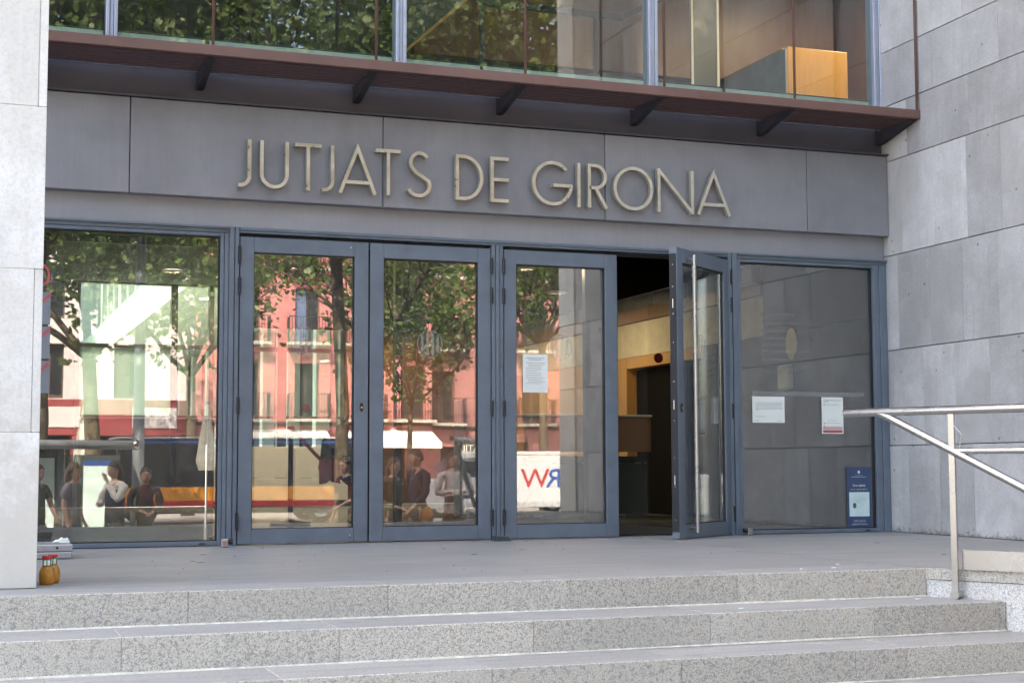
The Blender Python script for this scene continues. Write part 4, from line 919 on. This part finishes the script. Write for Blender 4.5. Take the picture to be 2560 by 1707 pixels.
box('front_door_seam', 9.3, 9.31, -36.999, -36.99, -.7, .95, 'van_grey', va, 0); box('head_light', 6.72, 6.95, -37.25, -36.99, -.22, -.05, 'sign_cyan', va, .03); box('bumper', 6.60, 6.9, -38.8, -37.1, -.80, -.55, 'van_grey', va, .04); box('mirror', 8.2, 8.35, -36.98, -36.8, .25, .5, 'black_metal', va, .02)
for x in (7.75, 12.4):
    for y in (-37.12, -38.82): wheel(va, x, y, GZ+.33, .33)
# folded parasols
def parasol(x, y, label, r):
    t = thing('folded_parasol', label, 'parasol', (x, y, GZ)); G().tube([(x, y, GZ), (x, y, 2.3)], .03, 8).build('pole', 'lamp_grey', t); G().lathe([(r*.7, -.55), (r, -.3), (r*.72, .25), (r*.38, .85), (.05, 1.25)], (x, y, 1.05), 12).build('canopy', 'parasol_cloth', t); G().lathe([(.06, 0), (.05, .08)], (x, y, 2.301), 10).build('blue_finial', 'bus_blue', t); G().lathe([(.35, 0), (.35, .08)], (x, y, GZ), 14).build('base', 'lamp_grey', t)
parasol(-4.2, -30, 'folded cream parasol with blue tip above the bus shelter reflection', .32); parasol(-.9, -31, 'folded cream parasol beside the coach front', .30)

# ------------------------------------------------------------------ trees
def tree(label, x, y, h, cr, z0, nleaf, ls, seed, tr=.17):
    rg = np.random.default_rng(seed); rn = random.Random(seed)
    t = thing('plane_tree', label, 'tree', (x, y, GZ), 0, 'street plane trees')
    g = G(); tips = []
    fork = z0+.1
    base = [(x, y, GZ-.05), (x+rn.uniform(-.05, .05), y, GZ+.5), (x+rn.uniform(-.1, .1), y+rn.uniform(-.1, .1), (GZ+fork)/2), (x+rn.uniform(-.12, .12), y+rn.uniform(-.12, .12), fork)]
    g.tube(base, [tr*1.4, tr*1.1, tr*.95, tr*.85], 12)
    top = Vector(base[-1])
    def limb(p, d, l, r, lev):
        pts = [p]; q = p.copy(); dd = d.copy(); n_ = 5
        for k in range(n_):
            dd = (dd+Vector((rn.uniform(-.22, .22), rn.uniform(-.22, .22), rn.uniform(-.05, .2)))).normalized(); q = q+dd*l/n_; pts.append(q.copy())
        g.tube(pts, [r*(1-.7*k/n_) for k in range(n_+1)], 7 if lev else 9, cap=True)
        for k in (2, 3, 4, 5): tips.append(pts[k])
        if lev < 2:
            for k in range(2, n_+1):
                for _ in range(2 if lev == 0 else 1):
                    a = rn.uniform(0, 6.28); nd = (dd*.6+Vector((math.cos(a), math.sin(a), rn.uniform(-.2, .5)))*.8).normalized()
                    limb(pts[k], nd, l*.55, r*.42, lev+1)
    n0 = 6
    for k in range(n0):
        a = 6.283*k/n0+rn.uniform(-.3, .3); limb(top, Vector((math.cos(a)*.75, math.sin(a)*.75, rn.uniform(.5, 1.1))).normalized(), (h-fork)*rn.uniform(.5, .7), tr*.5, 0)
    limb(top, Vector((0, 0, 1)), (h-fork)*.75, tr*.6, 0)
    o = g.build('trunk', 'bark', t, smooth=True)
    tp = np.array([tuple(v_) for v_ in tips]); rel = tp-np.array([x, y, (z0+h)/2])
    keep = (rel[:, 0]/cr)**2+(rel[:, 1]/cr)**2+(rel[:, 2]/((h-z0)/2*1.1))**2 < 1.25; tp = tp[keep] if keep.sum() > 20 else tp
    # leaf sprays: leaves gathered round twig ends, plus some shell clumps
    nc = 260; u = rg.normal(size=(nc, 3)); u /= np.linalg.norm(u, axis=1)[:, None]; rad = rg.uniform(.55, 1.0, nc)[:, None]
    sh = np.array([x, y, (z0+h)/2])+u*rad*np.array([cr, cr, (h-z0)/2]); cen = np.vstack([tp, sh, sh])
    ci = rg.integers(0, len(cen), nleaf); sp = rg.uniform(.15, .55, len(cen))[ci][:, None]*max(1.0, cr/3)
    C = cen[ci]+rg.normal(size=(nleaf, 3))*sp*np.array([1, 1, .55]); C = C[C[:, 2] > z0-.6]; n = len(C)
    # five-pointed leaf, folded a little along its middle
    shape = np.array([(0, -.5, 0), (.30, -.42, .05), (.52, -.05, .10), (.25, .02, .04), (.34, .34, .07), (0, .60, -.02), (-.34, .34, .07), (-.25, .02, .04), (-.52, -.05, .10), (-.30, -.42, .05)])
    nrm = rg.normal(size=(n, 3))+np.array([0, .35, .9]); nrm /= np.linalg.norm(nrm, axis=1)[:, None]
    a = rg.normal(size=(n, 3)); a -= nrm*(a*nrm).sum(1)[:, None]; a /= np.linalg.norm(a, axis=1)[:, None]; b = np.cross(nrm, a)
    S = (ls*rg.uniform(.6, 1.25, n))[:, None, None]
    V = C[:, None, :]+S*(shape[None, :, 0, None]*a[:, None, :]+shape[None, :, 1, None]*b[:, None, :]+shape[None, :, 2, None]*nrm[:, None, :])
    k = len(shape); V = V.reshape(-1, 3)-np.array(t.location)
    me = bpy.data.meshes.new('crown'); me.vertices.add(n*k); me.vertices.foreach_set('co', V.ravel()); me.loops.add(n*k); me.loops.foreach_set('vertex_index', np.arange(n*k)); me.polygons.add(n); me.polygons.foreach_set('loop_start', np.arange(n)*k); me.polygons.foreach_set('loop_total', np.full(n, k)); me.update(); me.validate(); me.materials.append(MAT['leaf'])
    c_ = bpy.data.objects.new('crown', me); COL.objects.link(c_); c_.parent = t; c_['kind'] = 'stuff'
    return t
tree('broad plane tree beside the bus shelter, reflected over the left window', -6.2, -14.8, 10.5, 3.6, 3.7, 24000, .125, 1, .15)
tree('broad plane tree on the near pavement, reflected above the leftmost door', -1.2, -14.6, 11, 3.8, 4.3, 22000, .125, 2, .12)
tree('broad plane tree on the near pavement, reflected beside the stone wall', 4.0, -15.0, 11, 3.8, 4.2, 20000, .125, 3, .14)
tree('slim plane tree across the road with its trunk reflected in the second door', 2.55, -25.6, 10, 3.0, 3.3, 4600, .15, 4, .13)
tree('young thin-stemmed tree in front of the pink balconies', 5.4, -33.0, 7.5, 2.0, 2.3, 3000, .16, 5, .09)
tree('dark plane tree across the road at the left of the coach', -4.2, -28.5, 12, 4.0, 3.2, 11000, .19, 6, .2)
tree('plane tree standing behind the courier van', 13.6, -42.5, 12, 3.2, 5.0, 6500, .19, 7, .17)
tree('plane tree between the coach and the pink house', .2, -42, 12, 3.6, 3.6, 8000, .19, 8, .18)
tree('plane tree at the far left end of the street', -12.0, -33, 12, 4.2, 3.0, 9000, .2, 9, .2)

# ------------------------------------------------------------------ people
def skin_mesh(verts, edges, rad, root=0, sub=2):
    me = bpy.data.meshes.new('sk'); me.from_pydata(verts, edges, []); o = bpy.data.objects.new('sk', me); COL.objects.link(o)
    bpy.context.view_layer.objects.active = o
    md = o.modifiers.new('s', 'SKIN'); md.use_smooth_shade = True; md.branch_smoothing = .5
    if not me.skin_vertices: me.skin_vertices.new() if hasattr(me.skin_vertices, 'new') else bpy.ops.mesh.customdata_skin_add()
    for i, sv in enumerate(me.skin_vertices[0].data): sv.radius = rad[i] if isinstance(rad[i], tuple) else (rad[i], rad[i]); sv.use_root = (i == root)
    ms = o.modifiers.new('u', 'SUBSURF'); ms.levels = sub; ms.render_levels = sub
    dg = bpy.context.evaluated_depsgraph_get(); dg.update(); r = bpy.data.meshes.new_from_object(o.evaluated_get(dg)); bpy.data.objects.remove(o)
    v = [tuple(p.co) for p in r.vertices]; f = [list(p.vertices) for p in r.polygons]; bpy.data.meshes.remove(r); return v, f
def fold(vv, a, sd):
    return [(x+a*math.sin(z*38+x*21+sd)*math.sin(y*25+sd), y+a*math.sin(z*45-x*30+sd*2), z+a*.6*math.sin(x*40+y*33)) for x, y, z in vv]
def person(label, x, y, h, face, top, bottom, hair, arms, sleeve='long', long_hair=False, extra=None, vest=None, skirt=False):
    t = thing('person', label, 'person', (x, y, GZ), R(face)); k = h/1.72
    def P(a): return tuple(q*k for q in a)
    V, E, RD = [], [], []
    def v_(p, r): V.append(P(p)); RD.append(tuple(q*k for q in r) if isinstance(r, tuple) else r*k); return len(V)-1
    def chain(start, lst):
        for p, r in lst: i = v_(p, r); E.append((start, i)); start = i
        return start
    pel = v_((0, 0, .98), (.13, .095)); sp = chain(pel, [((0, .005, 1.14), (.125, .085)), ((0, 0, 1.30), (.14, .10)), ((0, -.01, 1.42), (.10, .075))]); nk = chain(sp, [((0, 0, 1.49), .05), ((0, .015, 1.58), .05)])
    shl = {}
    for s_ in (-1, 1):
        chain(pel, [((s_*.09, 0, .90), .085), ((s_*.10, .02, .52), .056), ((s_*.10, -.01, .10), .036), ((s_*.11, .09, .035), .034), ((s_*.115, .16, .03), .028)])
        el, wr_ = arms[0 if s_ < 0 else 1]
        a = chain(sp, [((s_*.10, -.01, 1.42), .06), ((s_*.185, -.01, 1.39), .055), (el, .040), (wr_, .026)])
        d = (Vector(wr_)-Vector(el)).normalized(); pm = Vector(wr_)+d*.055; side = d.cross(Vector((0, 0, 1)) if abs(d.z) < .9 else Vector((0, 1, 0))).normalized(); pa = chain(a, [(tuple(pm), (.034, .018))])
        for q, l in ((-1.5, .055), (-.5, .07), (.5, .075), (1.5, .062)): chain(pa, [(tuple(pm+d*.04+side*.017*q), .0095), (tuple(pm+d*(.04+l)+side*.020*q-Vector((0, 0, .012))), .008)])
        chain(a, [(tuple(Vector(wr_)+d*.025+side*.035*s_), .011), (tuple(Vector(wr_)+d*.06+side*.055*s_), .009)])
    vv, ff = skin_mesh(V, E, RD, pel, 1)
    g = G(); g.add(vv, ff, 0)
    hc = (0, .03*k, 1.62*k); r_ = (.074*k, .092*k, .118*k); g.ball(hc, *r_, 18, 14)
    g.add([P((-.014, .115, 1.60)), P((.014, .115, 1.60)), P((0, .145, 1.605)), P((0, .118, 1.65))], [(0, 1, 2), (1, 3, 2), (3, 0, 2)])
    for s_ in (-1, 1): g.ball(P((s_*.03, .112, 1.637)), .011*k, .008*k, .007*k, 8, 6, 1); g.ball(P((s_*.076, .02, 1.62)), .010*k, .02*k, .03*k, 8, 6)
    g.box(-.024*k, .024*k, .108*k, .118*k, 1.558*k, 1.568*k, 2)
    g.build('body', ['skin', 'ink', 'ink_red'], t, True, True)
    # hair
    g = G(); n = 18; m = 12; base = 0
    for i in range(m+1):
        th = math.pi*i/m
        for q in range(n):
            ph = 2*math.pi*q/n; xx, yy, zz = math.sin(th)*math.cos(ph), math.sin(th)*math.sin(ph), math.cos(th)
            zz2 = max(zz, -.25 if yy < .2 else .42-.2*(abs(xx))); wob = 1+.07*math.sin(5*ph+3*i+x)+.05*math.sin(11*ph+5*i)
            g.v.append((xx*.088*k*wob, .018*k+min(yy, .86)*.103*k, 1.625*k+zz2*.134*k))
    for i in range(m):
        for q in range(n): g.f.append([i*n+q, (i+1)*n+q, (i+1)*n+(q+1) % n, i*n+(q+1) % n]); g.m.append(0)
    if long_hair: g.ball((0, -.045*k, 1.54*k), .098*k, .065*k, .16*k, 14, 10)
    g.build('hair', hair, t, True, True)
    # garments
    V, E, RD = [], [], []
    pel = v_((0, 0, .80), (.165, .125)); sp = chain(pel, [((0, 0, .95), (.158, .118)), ((0, .005, 1.12), (.148, .108)), ((0, .0, 1.30), (.165, .12)), ((0, -.01, 1.425), (.115, .085))]); chain(sp, [((0, 0, 1.475), .058)])
    for s_ in (-1, 1):
        el, wr_ = arms[0 if s_ < 0 else 1]; L_ = [((s_*.11, -.01, 1.42), .075), ((s_*.19, -.01, 1.395), .068)]
        if sleeve == 'long': L_ += [(el, .055), (tuple(Vector(wr_)*.96+Vector(el)*.04), .040)]
        else: m_ = Vector((s_*.19, -.01, 1.395)).lerp(Vector(el), .62); L_ += [(tuple(m_), .062)]
        chain(sp, L_)
    vv, ff = skin_mesh(V, E, RD, pel, 1); G().add(fold(vv, .011, x*3), ff).build('top', top, t, True, True)
    if vest:
        V, E, RD = [], [], []; pel = v_((0, 0, .82), (.18, .14)); chain(pel, [((0, 0, .96), (.172, .132)), ((0, .005, 1.12), (.165, .125)), ((0, 0, 1.30), (.185, .135)), ((0, -.01, 1.41), (.15, .10))]); vv, ff = skin_mesh(V, E, RD, pel, 1); G().add(vv, ff).build('vest', vest, t, True, True)
    V, E, RD = [], [], []
    wst = v_((0, 0, 1.06), (.12, .09)); pel = chain(wst, [((0, 0, .93), (.14, .105))])
    for s_ in (-1, 1): chain(pel, [((s_*.088, 0, .88), .105 if not skirt else .12), ((s_*.10, .02, .52), .078 if not skirt else .11), ((s_*.10, -.005, .13), .062 if not skirt else .10)])
    vv, ff = skin_mesh(V, E, RD, wst, 1); G().add(fold(vv, .010, x*5), ff).build('trousers', bottom, t, True, True)
    for s_ in (-1, 1): G().ball(P((s_*.108, .06, .045)), .048*k, .135*k, .045*k, 12, 8).build('shoe', 'cloth_black', t, True, True)
    if extra: extra(t, k)
    return t
down = lambda s_: ((s_*.24, -.02, 1.12), (s_*.25, .06, .88))
def phone(t, k): G().box(-.06, .06, .30, .31, 1.06, 1.22, 0, .004).build('phone', 'black_metal', t, True); G().prism([(-.07, 1.40), (.07, 1.40), (.05, 1.05), (-.05, 1.05)], 'y', .105, .125).build('scarf', 'cloth_plum', t, True, fix=True)
def bag(t, k): G().ball((.26, .02, .92), .13, .07, .15, 14, 10).build('shoulder_bag', 'leather', t, True, True); G().tube([(.25, .0, 1.05), (.12, .09, 1.44), (-.02, .0, 1.46)], .012, 6).build('strap', 'leather', t, True)
def ruck(t, k): G().ball((0, -.19, 1.22), .17, .12, .25, 14, 10).build('backpack', 'cloth_black', t, True, True)
person('woman in grey T-shirt with brown hair turned towards the others', -5.90, -10.55, 1.68, -62, 'cloth_grey', 'cloth_jeans', 'hair_brown', [down(-1), ((.26, -.03, 1.12), (.24, .08, .90))], 'short', True)
person('woman in dark vest and white sleeves with a hand at her mouth', -5.33, -10.6, 1.70, 58, 'cloth_white', 'cloth_taupe', 'hair_dark', [((-.24, .08, 1.14), (-.02, .24, 1.16)), ((.22, .14, 1.20), (.04, .16, 1.46))], 'long', True, None, 'cloth_navy', True)
person('person in dark blazer holding a phone, facing the doors', -4.91, -10.7, 1.62, 0, 'cloth_blazer', 'cloth_navy', 'hair_dark', [((-.23, .02, 1.15), (-.08, .24, 1.10)), ((.23, .02, 1.15), (.08, .24, 1.08))], 'long', False, phone)
person('person in olive top at the edge of the left window reflection', -6.36, -10.75, 1.66, -40, 'cloth_olive', 'cloth_jeans', 'hair_dark', [down(-1), ((.25, .05, 1.13), (.16, .22, 1.0))], 'short')
person('young person in grey hoodie with folded arms', -.45, -10.5, 1.84, 4, 'cloth_hoodie', 'cloth_black', 'hair_dark', [((-.25, .06, 1.15), (.08, .22, 1.18)), ((.25, .06, 1.13), (-.08, .24, 1.13))], 'long')
person('man in navy jacket with a tan shoulder bag', -1.10, -10.2, 1.86, 70, 'cloth_navy', 'cloth_black', 'hair_dark', [down(-1), ((.24, .05, 1.13), (.2, .2, 1.0))], 'long', False, bag)
person('woman in olive jacket standing before the man in navy', -1.55, -9.9, 1.74, -20, 'cloth_olive', 'cloth_taupe', 'hair_brown', [((-.24, .02, 1.13), (-.1, .24, 1.06)), down(1)], 'long', True)
person('person in black T-shirt carrying a black backpack', -2.05, -10.6, 1.76, 65, 'cloth_black', 'cloth_black', 'hair_brown', [down(-1), ((.24, .06, 1.15), (.14, .24, 1.05))], 'short', False, ruck)
